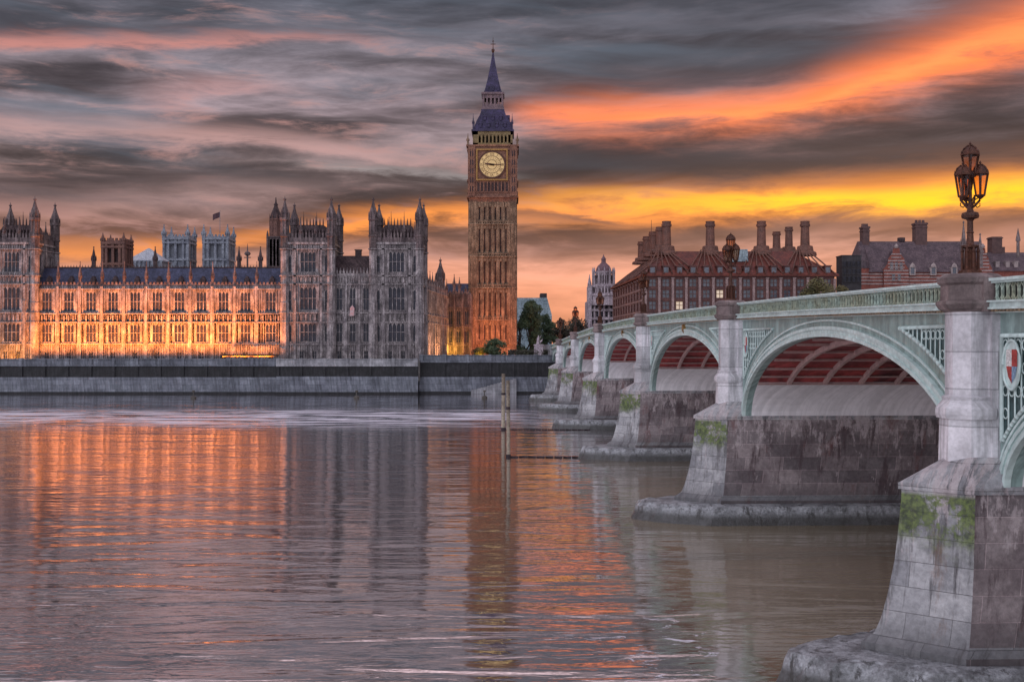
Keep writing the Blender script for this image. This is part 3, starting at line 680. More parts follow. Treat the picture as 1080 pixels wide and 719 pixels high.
def disc(mb, r, y, z, x, n=48, r0=0):
    if r0:
        vs = [(x + rr*math.cos(2*math.pi*i/n), y, z + rr*math.sin(2*math.pi*i/n)) for rr in (r0, r) for i in range(n)]
        mb.add(vs, [(i, (i+1) % n, n + (i+1) % n, n + i) for i in range(n)])
    else: mb.add([(x + r*math.cos(2*math.pi*i/n), y, z + r*math.sin(2*math.pi*i/n)) for i in range(n)], [tuple(range(n))])
rr = 13.4 * YT / FPX
dl = MB(); disc(dl, rr, fr_ - .40, zd, cx_); dial = obj('clock_dial', dl, DIAL, tw)
rg = MB(); disc(rg, rr + .35, fr_ - .46, zd, cx_, r0=rr - .12); disc(rg, rr*.70, fr_ - .43, zd, cx_, r0=rr*.66); disc(rg, rr*.38, fr_ - .43, zd, cx_, r0=rr*.35)
for i in range(24):
    g = 2*math.pi*i/24; rg.M = Matrix.Translation((cx_, 0, zd)) @ Matrix.Rotation(g, 4, 'Y'); rg.box(-.035, .035, fr_ - .43, fr_ - .42, rr*.36, rr*.67)
rg.M = Matrix.Identity(4)
obj('dial_tracery', rg, BLACKM, dial)
nm = MB()
for i, s_ in enumerate(('XII', 'I', 'II', 'III', 'IIII', 'V', 'VI', 'VII', 'VIII', 'IX', 'X', 'XI')):
    g = 2*math.pi*i/12; cu = bpy.data.curves.new('numeral', 'FONT'); cu.body = s_; cu.size = 1.15; cu.align_x = 'CENTER'; cu.align_y = 'CENTER'
    tmp = bpy.data.objects.new('numeral', cu); COL.objects.link(tmp); bpy.context.view_layer.update()
    me = tmp.evaluated_get(bpy.context.evaluated_depsgraph_get()).to_mesh()
    nm.M = Matrix.Translation((cx_, fr_ - .47, zd)) @ Matrix.Rotation(g, 4, 'Y') @ Matrix.Translation((0, 0, rr * .82)) @ Matrix.Rotation(math.pi/2, 4, 'X')
    nm.add([tuple(v.co) for v in me.vertices], [tuple(p_.vertices) for p_ in me.polygons])
    bpy.data.objects.remove(tmp); bpy.data.curves.remove(cu)
nm.M = Matrix.Identity(4); obj('numerals', nm, BLACKM, dial)
for nm_, g, ln, wd_ in (('hour_hand', R(-82), rr*.58, .30), ('minute_hand', R(90), rr*.92, .17)):
    hd = MB(); hd.M = Matrix.Translation((cx_, 0, zd)) @ Matrix.Rotation(g, 4, 'Y'); hd.box(-wd_, wd_, fr_ - .6, fr_ - .52, -.7, ln*.75); hd.box(-wd_*.5, wd_*.5, fr_ - .6, fr_ - .52, ln*.75, ln)
    hd.M = Matrix.Identity(4); obj(nm_, hd, BLACKM, dial)
# belfry
bf = MB(); hb = 21 * YT / FPX; yb = hw - hb; zb0, zb1 = z1 + .25, tz(138)
nb = 8
for Mw in (rz(0, -hb, yb), rz(math.pi/2, hb, yb), rz(-math.pi/2, -hb, yb + 2*hb), rz(math.pi, hb, yb + 2*hb)):
    bf.M = Mw; bf.box(0, 2*hb, 0, .5, zb0, zb0 + .8); bf.box(0, 2*hb, 0, .5, zb1 - 1.0, zb1)
    bf.box(0, 1.5, 0, .6, zb0, zb1)
    for i in range(nb + 1):
        xx = 1.5 + (2*hb - 3.0) * i / nb; bf.box(xx - .22, xx + .22, -.05, .5, zb0 + .8, zb1 - 1.0)
        if i < nb:
            st_ = (2*hb - 3.0) / nb; bf.add([(xx + .2, .1, zb1 - 1.9), (xx + .2, .1, zb1 - .9), (xx + st_/2, .1, zb1 - .9), (xx + st_ - .2, .1, zb1 - 1.9), (xx + st_ - .2, .1, zb1 - .9)], [(0, 2, 1), (3, 4, 2)])
bf.M = Matrix.Identity(4)
obj('belfry', bf, STONE_B, tw)
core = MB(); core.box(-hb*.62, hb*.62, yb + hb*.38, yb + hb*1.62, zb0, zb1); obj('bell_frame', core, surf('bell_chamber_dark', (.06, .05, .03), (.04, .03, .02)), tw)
# lower roof, lantern, spire
def sq(h, yc=hw): return [(-h, yc - h), (h, yc - h), (h, yc + h), (-h, yc + h)]
def sqz(px): return px * YT / FPX
rf = MB(); rf.frus(sq(sqz(22.5)), zb1, sq(sqz(22.5)), zb1 + .5)
for (pa, ya), (pb, yb_) in zip([(20.8, 136.3), (17.2, 126), (14, 119.5), (12.4, 114.5)], [(17.2, 126), (14, 119.5), (12.4, 114.5), (12.4, 112.8)]): rf.frus(sq(sqz(pa)), tz(ya), sq(sqz(pb)), tz(yb_))
lr = obj('lower_roof', rf, IRON_R, tw)
dm = MB()
for Mw in (rz(0, 0, hw), rz(math.pi/2, 0, hw)):
    dm.M = Mw
    for n_, o_, y_ in ((4, 18.9, 133.5), (3, 16.0, 125.5)):
        for i in range(n_):
            xx = (i - (n_-1)/2) * 2.4; yy = -sqz(o_); dm.box(xx - .4, xx + .4, yy - .5, yy + .9, tz(y_), tz(y_) + 1.0)
            dm.add([(xx - .55, yy - .6, tz(y_) + 1.0), (xx + .55, yy - .6, tz(y_) + 1.0), (xx, yy - .6, tz(y_) + 2.0), (xx - .55, yy + 1.5, tz(y_) + 1.0), (xx + .55, yy + 1.5, tz(y_) + 1.0), (xx, yy + 1.5, tz(y_) + 2.0)], [(0, 1, 2), (1, 4, 5, 2), (0, 2, 5, 3)])
obj('dormers', dm, IRON_R, lr)
for sx in (-1, 1):
    for sy in (-1, 1): link('pinnacle', pinnacle_mesh(5.0, .30, IRON_R), tw, (sx * sqz(20.6), hw + sy * sqz(20.6), tz(137)))
ln = MB(); hl = sqz(10.4); zl0, zl1 = tz(112.8), tz(96.5)
ln.frus(sq(sqz(12)), zl0, sq(sqz(12)), zl0 + .8)
for Mw in [rz(g, 0, hw) for g in (0, math.pi/2, math.pi, -math.pi/2)]:
    ln.M = Mw
    for i in range(6): xx = -hl + 2*hl*i/5; ln.box(xx - .22, xx + .22, -hl - .1, -hl + .35, zl0 + .8, zl1)
    ln.box(-hl, hl, -hl, -hl + .3, zl0 + .8, zl0 + 1.7); ln.box(-hl, hl, -hl, -hl + .3, zl1 - 1.1, zl1)
ln.M = Matrix.Identity(4)
ln.frus(sq(hl*.45), zl0 + .5, sq(hl*.45), zl1); ln.frus(sq(sqz(12.2)), zl1, sq(sqz(12.2)), zl1 + .6)
obj('lantern', ln, surf('lantern_iron', (.20, .13, .14), (.11, .075, .09), .6, .6, .3), tw)
spm = MB(); pr_ = [(10.6, 96), (8.6, 91), (6.4, 82), (4.2, 71), (2.1, 59), (.7, 49.5)]
for (pa, ya), (pb, yb_) in zip(pr_[:-1], pr_[1:]): spm.frus(sq(sqz(pa)), tz(ya), sq(sqz(pb)), tz(yb_))
for i in range(3):
    g = tz(92) ; spm.box((i-1)*1.6 - .35, (i-1)*1.6 + .35, hw - sqz(9.6), hw - sqz(8), g, g + 1.3)
spo = obj('spire', spm, IRON_R, tw)
fn = MB(); fn.stack(0, hw, [(tz(50), .22), (tz(47.5), .5), (tz(46), .5), (tz(45), .14), (tz(33), .06)], 8); fn.box(-.75, .75, hw - .08, hw + .08, tz(40.5), tz(39.8)); fn.stack(0, hw, [(tz(37.6), .04), (tz(37), .35), (tz(36.2), .04)], 8)
obj('finial', fn, BLACKM, spo)

# ------------------------------------------------------------------ skyline behind the range
def church_tower(px0, px1, ytop, ypin, Y, label, mat, dark):
    cx2 = wx((px0 + px1)/2, Y); W2 = (px1 - px0) * Y / FPX / 2; z0_ = 7.4
    r_ = thing('church_tower', label, 'church tower', (cx2, Y, z0_)); zt_ = wz(ytop, Y) - z0_; zz0 = wz(300, Y) - z0_; u = Y / FPX
    wl = MB()
    for Mw in (rz(0, -W2, 0), rz(math.pi/2, W2, 0)):
        wl.M = Mw; hs = [(W2*.5, W2*.9, zt_ - 20*u, zt_ - 6*u), (W2*1.1, W2*1.5, zt_ - 20*u, zt_ - 6*u)]
        wall_sheet(wl, 0, 2*W2, 0, zt_, hs, 1.2)
        for xx in (0, W2*.36, W2, W2*1.64, 2*W2): wl.box(xx - .5, xx + .5, -.7, .05, 0, zt_)
        for z_ in (zt_, zt_ - 4*u, zt_ - 22*u): wl.box(-.6, 2*W2 + .6, -.9, .05, z_ - .4, z_ + .4)
    wl.M = Matrix.Identity(4); wl.box(-W2 + 1.2, W2 - 1.2, 1.25, 2*W2, 0, zt_)
    for Mw in (rz(0, -W2, 0), rz(math.pi/2, W2, 0)): crenels(wl, Mw, 0, 2*W2, zt_ + .4, 1.6, .9, .7, .5)
    obj('wall', wl, mat, r_)
    for h in (-1, 1): 
        lv = MB(); lv.box(h*W2*.3 - W2*.2, h*W2*.3 + W2*.2, .8, 1.2, zt_ - 20*u, zt_ - 6*u)
        obj('louvre', lv, dark, r_)
    for sx in (-1, 1):
        for yy in (0, 2*W2): link('pinnacle', pinnacle_mesh(round(wz(ypin, Y) - z0_ - zt_ + 1, 1), 1.0 * u / .42, mat), r_, (sx * W2, yy, zt_ - 1))
    return r_
AB = surf('louvre_grey', (.20, .21, .25), (.14, .15, .18))
church_tower(173, 198, 252, 236.5, 480, 'pale abbey tower with four pinnacles behind the roof, the one without a flag', STONE_A, AB)
church_tower(215, 240, 252, 236.5, 480, 'pale abbey tower with flagpole behind the floodlit range roof', STONE_A, AB)
church_tower(108.5, 130.5, 256.5, 245.5, 420, 'red brown church tower with dark louvres beside the pale pyramid roof', STONE_R, STONE_D)
fp = thing('flagpole', 'thin flagpole with a small dark flag on the pale abbey tower', 'flagpole', (wx(227.5, 481), 488, wz(251, 488)))
a = MB(); a.stack(0, 0, [(0, .16), (wz(222, 488) - wz(251, 488), .08)], 6); obj('pole', a, STONE_A, fp)
a = MB(); zf = wz(229, 488) - wz(251, 488)
for i in range(6):
    x_, x2 = -i*.55, -(i+1)*.55; o1, o2 = .2*math.sin(i*1.3), .2*math.sin((i+1)*1.3)
    for s_ in (-.02, .02): a.add([(x_, o1+s_, zf - i*.25), (x2, o2+s_, zf - (i+1)*.25), (x2, o2+s_, zf + 2.4 - (i+1)*.2), (x_, o1+s_, zf + 2.4 - i*.2)], [(0, 1, 2, 3)])
obj('flag', a, surf('dark_cloth', (.09, .05, .06), (.06, .03, .04)), fp)
# pale pyramid roofed hall
Y = 450; hx = wx(152, Y); hall = thing('domed_hall', 'pale hall with low white pyramid roof between the church towers', 'hall', (hx, Y, 7.4)); u = Y/FPX
def hz(py): return wz(py, Y) - 7.4
a = MB(); a.box(-19*u, 19*u, 0, 30*u, 0, hz(276)); a.box(-20*u, 20*u, -1*u, 31*u, hz(276), hz(274.5))
for i in range(9): a.box(-18*u + i*4.5*u - .4, -18*u + i*4.5*u + .4, -.5, 0, 0, hz(276))
obj('wall', a, STONE_A, hall)
a = MB(); a.frus([(-19*u, 0), (19*u, 0), (19*u, 30*u), (-19*u, 30*u)], hz(274.5), [(-8*u, 10*u), (8*u, 10*u), (8*u, 20*u), (-8*u, 20*u)], hz(266)); a.frus([(-8*u, 10*u), (8*u, 10*u), (8*u, 20*u), (-8*u, 20*u)], hz(266), [(-.3, 15*u), (.3, 15*u), (.3, 15.5*u), (-.3, 15.5*u)], hz(260.5)); obj('roof', a, LEAD, hall)
# ventilating tower
Y = 330; vt = thing('ventilation_tower', 'slim octagonal turreted tower with dark pointed cap rising behind the range', 'tower', (wx(291, Y), Y, 7.4)); u = Y/FPX
def vz(py): return wz(py, Y) - 7.4
a = MB(); a.stack(0, 0, [(0, 10.5*u), (vz(252), 10.5*u), (vz(251.5), 11.5*u), (vz(250), 11.5*u)], 4)
for sx in (-1, 1):
    for sy in (-1, 1): a.stack(sx*7.2*u, sy*7.2*u, [(0, 1.3*u), (vz(248), 1.3*u), (vz(244), .1)], 6)
    for i in range(3): a.box((i-1)*3.6*u - .3, (i-1)*3.6*u + .3, -7.9*u, -7.2*u, vz(281), vz(253))
obj('base_stage', a, STONE_W, vt)
a = MB(); a.stack(0, 0, [(vz(250), 6.4*u), (vz(233), 6.2*u), (vz(232.5), 7*u), (vz(231), 7*u)], 8)
for i in range(8): g = i*math.pi/4 + math.pi/8; a.stack(6.5*u*math.cos(g), 6.5*u*math.sin(g), [(vz(250), .5*u), (vz(230), .5*u), (vz(226), .05)], 5)
obj('octagon_stage', a, STONE_R, vt)
a = MB(); a.stack(0, 0, [(vz(231), 6*u), (vz(229), 6.2*u), (vz(225), 4.8*u), (vz(220), 2.8*u), (vz(217), 1.7*u), (vz(216.5), 2.2*u), (vz(215.5), 2.2*u), (vz(214), 1*u), (vz(208), .1)], 8); obj('cap', a, STONE_D, vt)
# little mast with ball
Y = 360; ms = MB(); ms.stack(0, 0, [(0, .45), (wz(270, Y)-7.4, .3), (wz(269, Y)-7.4, .9), (wz(266, Y)-7.4, .9), (wz(265, Y)-7.4, .25), (wz(257, Y)-7.4, .06)], 6)
for zz in (268, 272): ms.box(-1.1, 1.1, -.1, .1, wz(zz, Y) - 7.4, wz(zz, Y) - 7.1)
tag(obj('roof_mast', ms, STONE_W, None, (wx(261, Y), Y, 7.4)), 'thin pale lattice mast rising behind the range roof near the octagonal tower', 'mast')

# ------------------------------------------------------------------ bridge
A = math.atan(35 / FPX); T0, D0 = 130.0, 30.0
tp = [4.1, 36.3, 71.3, 109.2, 148.8, 186.8, 221.6, 253.5]
ZF = np.polyfit([-10, 5, 20, 36, 54, 71, 109, 149, 187, 222, 254], [12.4, 12.9, 13.35, 13.72, 14.03, 14.2, 14.42, 14.22, 13.45, 12.4, 11.4], 5)
def zr_(t): return float(np.polyval(ZF, t))
ca, sa = math.cos(A), math.sin(A)
def bworld(t, d): return (-t*sa + d*ca, t*ca + d*sa)
bx, by = bworld(T0, D0)
bridge = thing('arch_bridge', 'long pale green iron arch bridge on stone piers crossing to the far bank', 'bridge', (bx, by, 0), A)
DF, DB = 17.3, 42.6; HP = 1.6; ZS = 6.75; ZW = 9.1; PAR = 1.15
def arch(i):
    t0, t1 = tp[i] + HP, tp[i+1] - HP; tc_ = (t0+t1)/2; a_ = (t1-t0)/2
    crown = zr_(tc_) - PAR - .95
    return t0, t1, tc_, a_, crown - ZS
def L3(t, d, z): return (d - D0, t - T0, z)
def ell(i, th, off=0.):
    t0, t1, tc_, a_, h_ = arch(i); return tc_ + (a_ + off) * math.cos(th), ZS + (h_ + off) * math.sin(th)
NSEG = 40
for i in range(7):
    t0, t1, tc_, a_, h_ = arch(i); tA, tB = tp[i], tp[i+1]
    # spandrel face (near and far side): solid slab .4 m thick with the arch cut out
    fa, fb = MB(), MB()
    for fm_, d0, d1 in ((fa, DF, DF + .4), (fb, DB - .4, DB)):
        cs_ = []
        for s_ in range(NSEG + 1):
            th = math.pi * (1 - s_ / NSEG); cs_.append(ell(i, th))
        colm = [(tA, None)] + cs_ + [(tB, None)]
        tops = [(t_, zr_(t_) - PAR) for t_, _ in colm]; bots = [(t_, ZS if z_ is None else z_) for t_, z_ in colm]
        for j in range(len(colm) - 1):
            (ta, za), (tb, zb) = tops[j], tops[j+1]; (ua, ya), (ub, yb) = bots[j], bots[j+1]
            if tb - ta < 1e-4 and j not in (0, len(colm) - 2): continue
            fm_.add([L3(ua, d0, ya), L3(ub, d0, yb), L3(tb, d0, zb), L3(ta, d0, za), L3(ua, d1, ya), L3(ub, d1, yb), L3(tb, d1, zb), L3(ta, d1, za)],
                   [(0, 3, 2, 1), (4, 5, 6, 7), (0, 1, 5, 4), (3, 7, 6, 2)])
    span = obj('arch_span', fa, TEAL, bridge); obj('rear_spandrel', fb, TEAL, span)
    # moulded arch ring, three steps proud of the face
    rg = MB()
    for o0, o1, pr in ((-.02, .14, .22), (.14, .34, .12), (.34, .50, .18), (.74, .84, .07)):
        for s_ in range(NSEG):
            q0, q1 = math.pi * s_ / NSEG, math.pi * (s_+1) / NSEG; pts = [ell(i, q0, o0), ell(i, q0, o1), ell(i, q1, o1), ell(i, q1, o0)]
            cut = [min(max(p_[0], tA + .9), tB - .9) for p_ in pts]
            if max(p_[1] for p_ in pts) > zr_(tc_) - PAR: pass
            vs = [L3(c_, DF - pr, p_[1]) for c_, p_ in zip(cut, pts)] + [L3(c_, DF + .003, p_[1]) for c_, p_ in zip(cut, pts)]
            rg.add(vs, [(0, 1, 2, 3), (1, 5, 6, 2), (0, 3, 7, 4)])
    obj('arch_ring', rg, TEAL_L, span)
    # soffit and springing plates
    so_, pl, pl2 = MB(), MB(), MB()
    for s_ in range(NSEG):
        q0, q1 = math.pi * s_ / NSEG, math.pi * (s_+1) / NSEG; (ta, za), (tb, zb) = ell(i, q0), ell(i, q1)
        tgt = (pl if s_ < NSEG/2 else pl2) if (za + zb) / 2 < ZW else so_
        tgt.add([L3(ta, DF + .4, za), L3(tb, DF + .4, zb), L3(tb, DB - .4, zb), L3(ta, DB - .4, za)], [(0, 1, 2, 3)])
    obj('soffit', so_, REDIRON, span); obj('springing_plate', pl, PLATE, span); obj('springing_plate', pl2, PLATE, span)
    nr = 11
    for r_ in range(1, nr):
        dd = DF + (DB - DF) * r_ / nr; rb = MB()
        for s_ in range(NSEG):
            q0, q1 = math.pi * s_ / NSEG, math.pi * (s_+1) / NSEG; pts = [ell(i, q0), ell(i, q1), ell(i, q1, -.32), ell(i, q0, -.32)]
            if pts[0][1] < ZW - .1 or pts[1][1] < ZW - .1: continue
            rb.add([L3(p_[0], dd - .11, p_[1]) for p_ in pts] + [L3(p_[0], dd + .11, p_[1]) for p_ in pts], [(0, 1, 2, 3), (7, 6, 5, 4), (3, 2, 6, 7)])
        obj('rib', rb, RIBM, span)
    pu = MB()
    for th in [math.pi * v_ for v_ in (.145, .18, .22, .27, .32, .38, .44, .5, .56, .62, .68, .73, .78, .82, .855)]:
        (ta, za), (tb, zb), (tc2, zc2), (td, zd2) = ell(i, th - .008), ell(i, th + .008), ell(i, th + .008, -.14), ell(i, th - .008, -.14)
        if za < ZW - .2: continue
        pu.add([L3(t_, d_2, z_) for d_2 in (DF + .4, DB - .4) for t_, z_ in ((ta, za), (tb, zb), (tc2, zc2), (td, zd2))], [(0, 1, 5, 4), (1, 2, 6, 5), (2, 3, 7, 6), (3, 0, 4, 7)])
    obj('cross_girders', pu, RIBM, span)
    # triangular spandrel panels with tracery
    for side in (-1, 1):
        tw_ = (t0 - .45) if side < 0 else (t1 + (.45 if i == 0 else .2))
        ztop = min(zr_(tw_), zr_(tc_)) - PAR - .42
        # curve of the arch, offset outwards
        pts = []
        for s_ in range(60):
            th = (math.pi if side < 0 else 0) + (-1 if side < 0 else 1) * (math.pi / 2) * s_ / 59 * 1.0
            t_, z_ = ell(i, th, 1.0 if i == 0 else 1.45)
            if z_ < ztop and (t_ - tw_) * (-side) > .05: pts.append((t_, z_))
        if len(pts) < 4: continue
        th0 = pts[0]
        loop = [(tw_, ztop), (tw_, th0[1])] + pts + [(pts[-1][0], ztop)]
        cxm = (tw_ + pts[len(pts)//3][0]) / 2
        bp_ = MB(); n_ = len(loop)
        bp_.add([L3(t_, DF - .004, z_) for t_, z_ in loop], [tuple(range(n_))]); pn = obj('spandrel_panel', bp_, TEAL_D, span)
        fr2 = MB(); cl = loop + [loop[0]]
        for (ta, za), (tb, zb) in zip(cl[:-1], cl[1:]):
            if abs(ta-tb) + abs(za-zb) < .01: continue
            fr2.tube([L3(ta, DF - .05, za), L3(tb, DF - .05, zb)], .085, 5)
        # tracery: verticals with small circles, cut where the arch curve meets them
        xs_ = [p_[0] for p_ in pts]; zs_ = [p_[1] for p_ in pts]
        def zcurve(t_): return float(np.interp(t_ if side < 0 else -t_, [x_ if side < 0 else -x_ for x_ in xs_], zs_))
        wspan = abs(pts[-1][0] - tw_); step = .42; kx = 1
        while kx * step < wspan - .2:
            t_ = tw_ - side * kx * step; zb = zcurve(t_)
            if ztop - zb > .25: fr2.tube([L3(t_, DF - .03, zb), L3(t_, DF - .03, ztop)], .035, 4)
            zc2 = ztop - .3
            while zc2 - .2 > zb + .05:
                tm = t_ + side * step / 2
                fr2.tube([L3(tm + .17*math.cos(g), DF - .03, zc2 + .17*math.sin(g)) for g in [2*math.pi*j/10 for j in range(11)]], .03, 4)
                zc2 -= .75
            kx += 1
        obj('tracery', fr2, TEAL_L, pn)
        # shield in an oval at the foot of the panel's wide corner
        sz = ztop - .95; stt = tw_ - side * .78
        if i < 3:
            sv = MB(); sv.k = 0
            def oval(mb, r0, r1, y_): mb.add([L3(stt + r0*math.cos(g), y_, sz + r1*math.sin(g)) for g in [2*math.pi*j/20 for j in range(20)]], [tuple(range(20))])
            oval(sv, .56, .80, DF - .10)
            sv.k = 1; sv.add([L3(stt + x_, DF - .115, sz + z_) for x_, z_ in ((-.36, .5), (.0, .5), (.0, -.05), (-.36, -.05))], [(0, 1, 2, 3)])
            sv.k = 2; sv.add([L3(stt + x_, DF - .115, sz + z_) for x_, z_ in ((.0, .5), (.36, .5), (.36, -.05), (.0, -.05))], [(0, 1, 2, 3)])
            sv.k = 3; sv.add([L3(stt + x_, DF - .115, sz + z_) for x_, z_ in ((-.36, -.05), (.0, -.05), (.0, -.6), (-.22, -.4))], [(0, 1, 2, 3)])
            sv.k = 1; sv.add([L3(stt + x_, DF - .115, sz + z_) for x_, z_ in ((.0, -.05), (.36, -.05), (.22, -.4), (.0, -.6))], [(0, 1, 2, 3)])
            sv.k = 0; sv.tube([L3(stt + .56*math.cos(g), DF - .12, sz + .80*math.sin(g)) for g in [2*math.pi*j/20 for j in range(21)]], .05, 5)
            obj('shield', sv, [TEAL_L, REDP, WHITEP, BLUEP], pn)
    # crest over the crown
    if i >= 2:
        cr = MB(); zc_ = zr_(tc_) - PAR; cr.box(DF - D0 - .22, DF - D0, tc_ - T0 - .32, tc_ - T0 + .32, zc_ - .55, zc_ - .04); cr.frus([(DF - D0 - .22, tc_ - T0 - .3), (DF - D0, tc_ - T0 - .3), (DF - D0, tc_ - T0 + .3), (DF - D0 - .22, tc_ - T0 + .3)][::-1], zc_ - .55, [(DF - D0 - .1, tc_ - T0 - .05), (DF - D0, tc_ - T0 - .05), (DF - D0, tc_ - T0 + .05), (DF - D0 - .1, tc_ - T0 + .05)][::-1], zc_ - .85)
        obj('keystone_crest', cr, GILT, span)
    # parapet of this span
    e0, e1 = tA + .95, tB - .95; n_ = max(4, int((e1 - e0) / 2.5))
    pf, pg, ba, co_ = MB(), MB(), MB(), MB()
    def run(mb, d0, d1, zlo, zhi, n_=24):
        for j in range(n_):
            ta, tb = e0 + (e1-e0)*j/n_, e0 + (e1-e0)*(j+1)/n_; za, zb = zr_(ta), zr_(tb)
            vs = [L3(ta, d0, za+zlo), L3(tb, d0, zb+zlo), L3(tb, d1, zb+zlo), L3(ta, d1, za+zlo), L3(ta, d0, za+zhi), L3(tb, d0, zb+zhi), L3(tb, d1, zb+zhi), L3(ta, d1, za+zhi)]
            mb.add(vs, [(0, 3, 2, 1), (4, 5, 6, 7), (0, 1, 5, 4), (3, 7, 6, 2)] + ([(0, 4, 7, 3)] if j == 0 else []) + ([(1, 2, 6, 5)] if j == n_-1 else []))
    for pa, base, sg in ((pf, DF, -1), (pg, DB, 1)):
        o = lambda v_: base + sg * v_
        lo, hi = lambda a_, b_: min(o(a_), o(b_)), lambda a_, b_: max(o(a_), o(b_))
        run(pa, lo(.42, 0), hi(.42, 0), -.10, 0); run(pa, lo(.34, .05), hi(.34, .05), -.17, -.10)
        run(pa, lo(.50, -.1), hi(.50, -.1), -.80, -.74); run(pa, lo(.40, -.1), hi(.40, -.1), -.96, -.80); run(pa, lo(.46, -.1), hi(.46, -.1), -1.03, -.96)
        run(pa, lo(.20, -.1), hi(.20, -.1), -1.15, -1.10)
    par = obj('parapet', pf, TEAL_L, bridge); obj('parapet', pg, TEAL_L, bridge)
    bk = MB(); run(bk, DF - .10, DF + .02, -.74, -.17); obj('shade_backing', bk, surf('opening_shade', (.030, .038, .034), (.016, .02, .018), 1, .7, .1) if 'opening_shade' not in MATS else MATS['opening_shade'], par)  # dark sheet stands in for the shade in the balustrade openings
    pitch = .36 if i < 2 else (.5 if i < 4 else .9); m_ = int((e1 - e0) / pitch)
    for j in range(m_):
        ta = e0 + (e1 - e0) * (j + .5) / m_; za = zr_(ta); y_ = ta - T0; xx = DF - D0; hp = (e1 - e0) / m_ / 2
        ba.box(xx - .24, xx - .14, y_ - .022, y_ + .022, za - .74, za - .17)
        for q_ in (-1, 1):       # pointed loops between the posts
            ba.add([(xx - .21, y_, za - .42), (xx - .21, y_, za - .365), (xx - .21, y_ + q_*hp, za - .17), (xx - .21, y_ + q_*hp, za - .225)], [(0, 1, 2, 3) if q_ > 0 else (3, 2, 1, 0)])
            ba.add([(xx - .21, y_, za - .50), (xx - .21, y_, za - .555), (xx - .21, y_ + q_*hp, za - .74), (xx - .21, y_ + q_*hp, za - .685)], [(0, 1, 2, 3) if q_ < 0 else (3, 2, 1, 0)])
    obj('balustrade', ba, surf('balustrade_paint', (.40, .50, .44), (.36, .38, .28), .8, .5, .1) if 'balustrade_paint' not in MATS else MATS['balustrade_paint'], par)
    pitch = .26 if i < 2 else .5; m_ = int((e1 - e0) / pitch)
    for j in range(m_):
        ta = e0 + (e1 - e0) * (j + .5) / m_; za = zr_(ta); co_.box(DF - D0 - .36, DF - D0, ta - T0 - pitch*.27, ta - T0 + pitch*.27, za - 1.105, za - 1.03)
    obj('dentils', co_, DENT, par)
# roadway
rd = MB(); n_ = 50
for j in range(n_):
    ta, tb = -12 + 270*j/n_, -12 + 270*(j+1)/n_; za, zb = zr_(ta) - 1.06, zr_(tb) - 1.06
    rd.add([L3(ta, DF+.1, za), L3(tb, DF+.1, zb), L3(tb, DB-.1, zb), L3(ta, DB-.1, za), L3(ta, DF+.4, za-.06), L3(tb, DF+.4, zb-.06), L3(tb, DB-.4, zb-.06), L3(ta, DB-.4, za-.06)], [(0, 3, 2, 1), (4, 5, 6, 7)])
obj('roadway', rd, ASPH, bridge)
# piers
def offs(o):     # plan of a cutwater pier in (d, t), nose to the near side, o = outward offset
    return [(14.35 - o*1.15, 0), (16.15 - o*.5, -HP - o*.55), (DB + 1.2 + o*.5, -HP - o*.55), (DB + 3 + o*1.1, 0), (DB + 1.2 + o*.5, HP + o*.55), (16.15 - o*.5, HP + o*.55)]
PROF = [(.6, 1.25), (1.45, 1.2), (1.55, 1.05), (1.75, .80), (2.2, .62), (3.0, .42), (4.2, .2), (5.6, .06), (6.35, 0), (6.6, 0)]
proto = {}
def build_pier(i, body_only=False):
    t = tp[i]; za = zr_(t)
    def loc2(p_): return [(d_2 - D0, tt + t - T0) for d_2, tt in p_]
    q_ = MB()
    for (z0_, o0), (z1_, o1) in zip(PROF[:-1], PROF[1:]):
        q_.frus(loc2(offs(o0)), z0_, loc2(offs(o1)), z1_, caps=(z1_ == 6.6))
    # material by face: nose faces pale, long sides stained with their shade painted in
    me = q_.mesh('pier', [CUTW, PIER_SHADED])
    for p_ in me.polygons:
        if abs(p_.normal.y) > .93: p_.material_index = 1
    pier = link('pier', me, bridge)
    sl = MB(); sl.frus(loc2(offs(.10)), 6.6, loc2(offs(.10)), 6.82)
    sl.frus(loc2(offs(.08)), 6.82, loc2([(16.0, 0), (16.35, -1.0), (DB, -1.0), (DB + 1.0, 0), (DB, 1.0), (16.35, 1.0)]), 7.75); obj('shoulder', sl, CUTW, pier)
    zb = za - 1.12
    sf = MB(); lx, ly = 16.72 - D0, t - T0
    sf.stack(lx, ly, [(7.0, 1.02), (9.0, .98), (9.0, 1.08), (9.15, 1.12), (9.35, 1.10), (9.62, .88), (9.72, .92), (9.78, .80), (zb, .80)], 8)
    sf.box(lx + .3, DB - D0, ly - .95, ly + .95, 6.8, zb)
    obj('pier_shaft', sf, GRANITE, pier)
    cp = MB(); cp.stack(lx, ly, [(zb, .82), (zb + .10, 1.0), (zb + .26, 1.10), (zb + .36, 1.10), (zb + .40, .96), (za - .22, .94), (za - .14, 1.04), (za + .02, 1.08), (za + .06, 1.04), (za + .17, .86)], 8)
    cp.box(lx, lx + 2.2, ly - 1.0, ly + 1.0, zb, za - .05)
    obj('pier_cap', cp, CAPST, pier)
    return pier
for i in range(1, 7): build_pier(i)
for i, ext in ((0, -30), (7, 25)):
    t = tp[i]; q_ = MB(); t0_, t1_ = (t + HP + ext, t + HP) if ext < 0 else (t - HP, t - HP + ext)
    q_.box(DF - .6 - D0, DB + .6 - D0, t0_ - T0, t1_ - T0, -1, zr_(t) - PAR - .1)
    q_.box(DF - .9 - D0, DF - .5 - D0, t0_ - T0, t1_ - T0, zr_(t) - PAR - .1, zr_(t)); obj('abutment', q_, CONC_L, bridge)
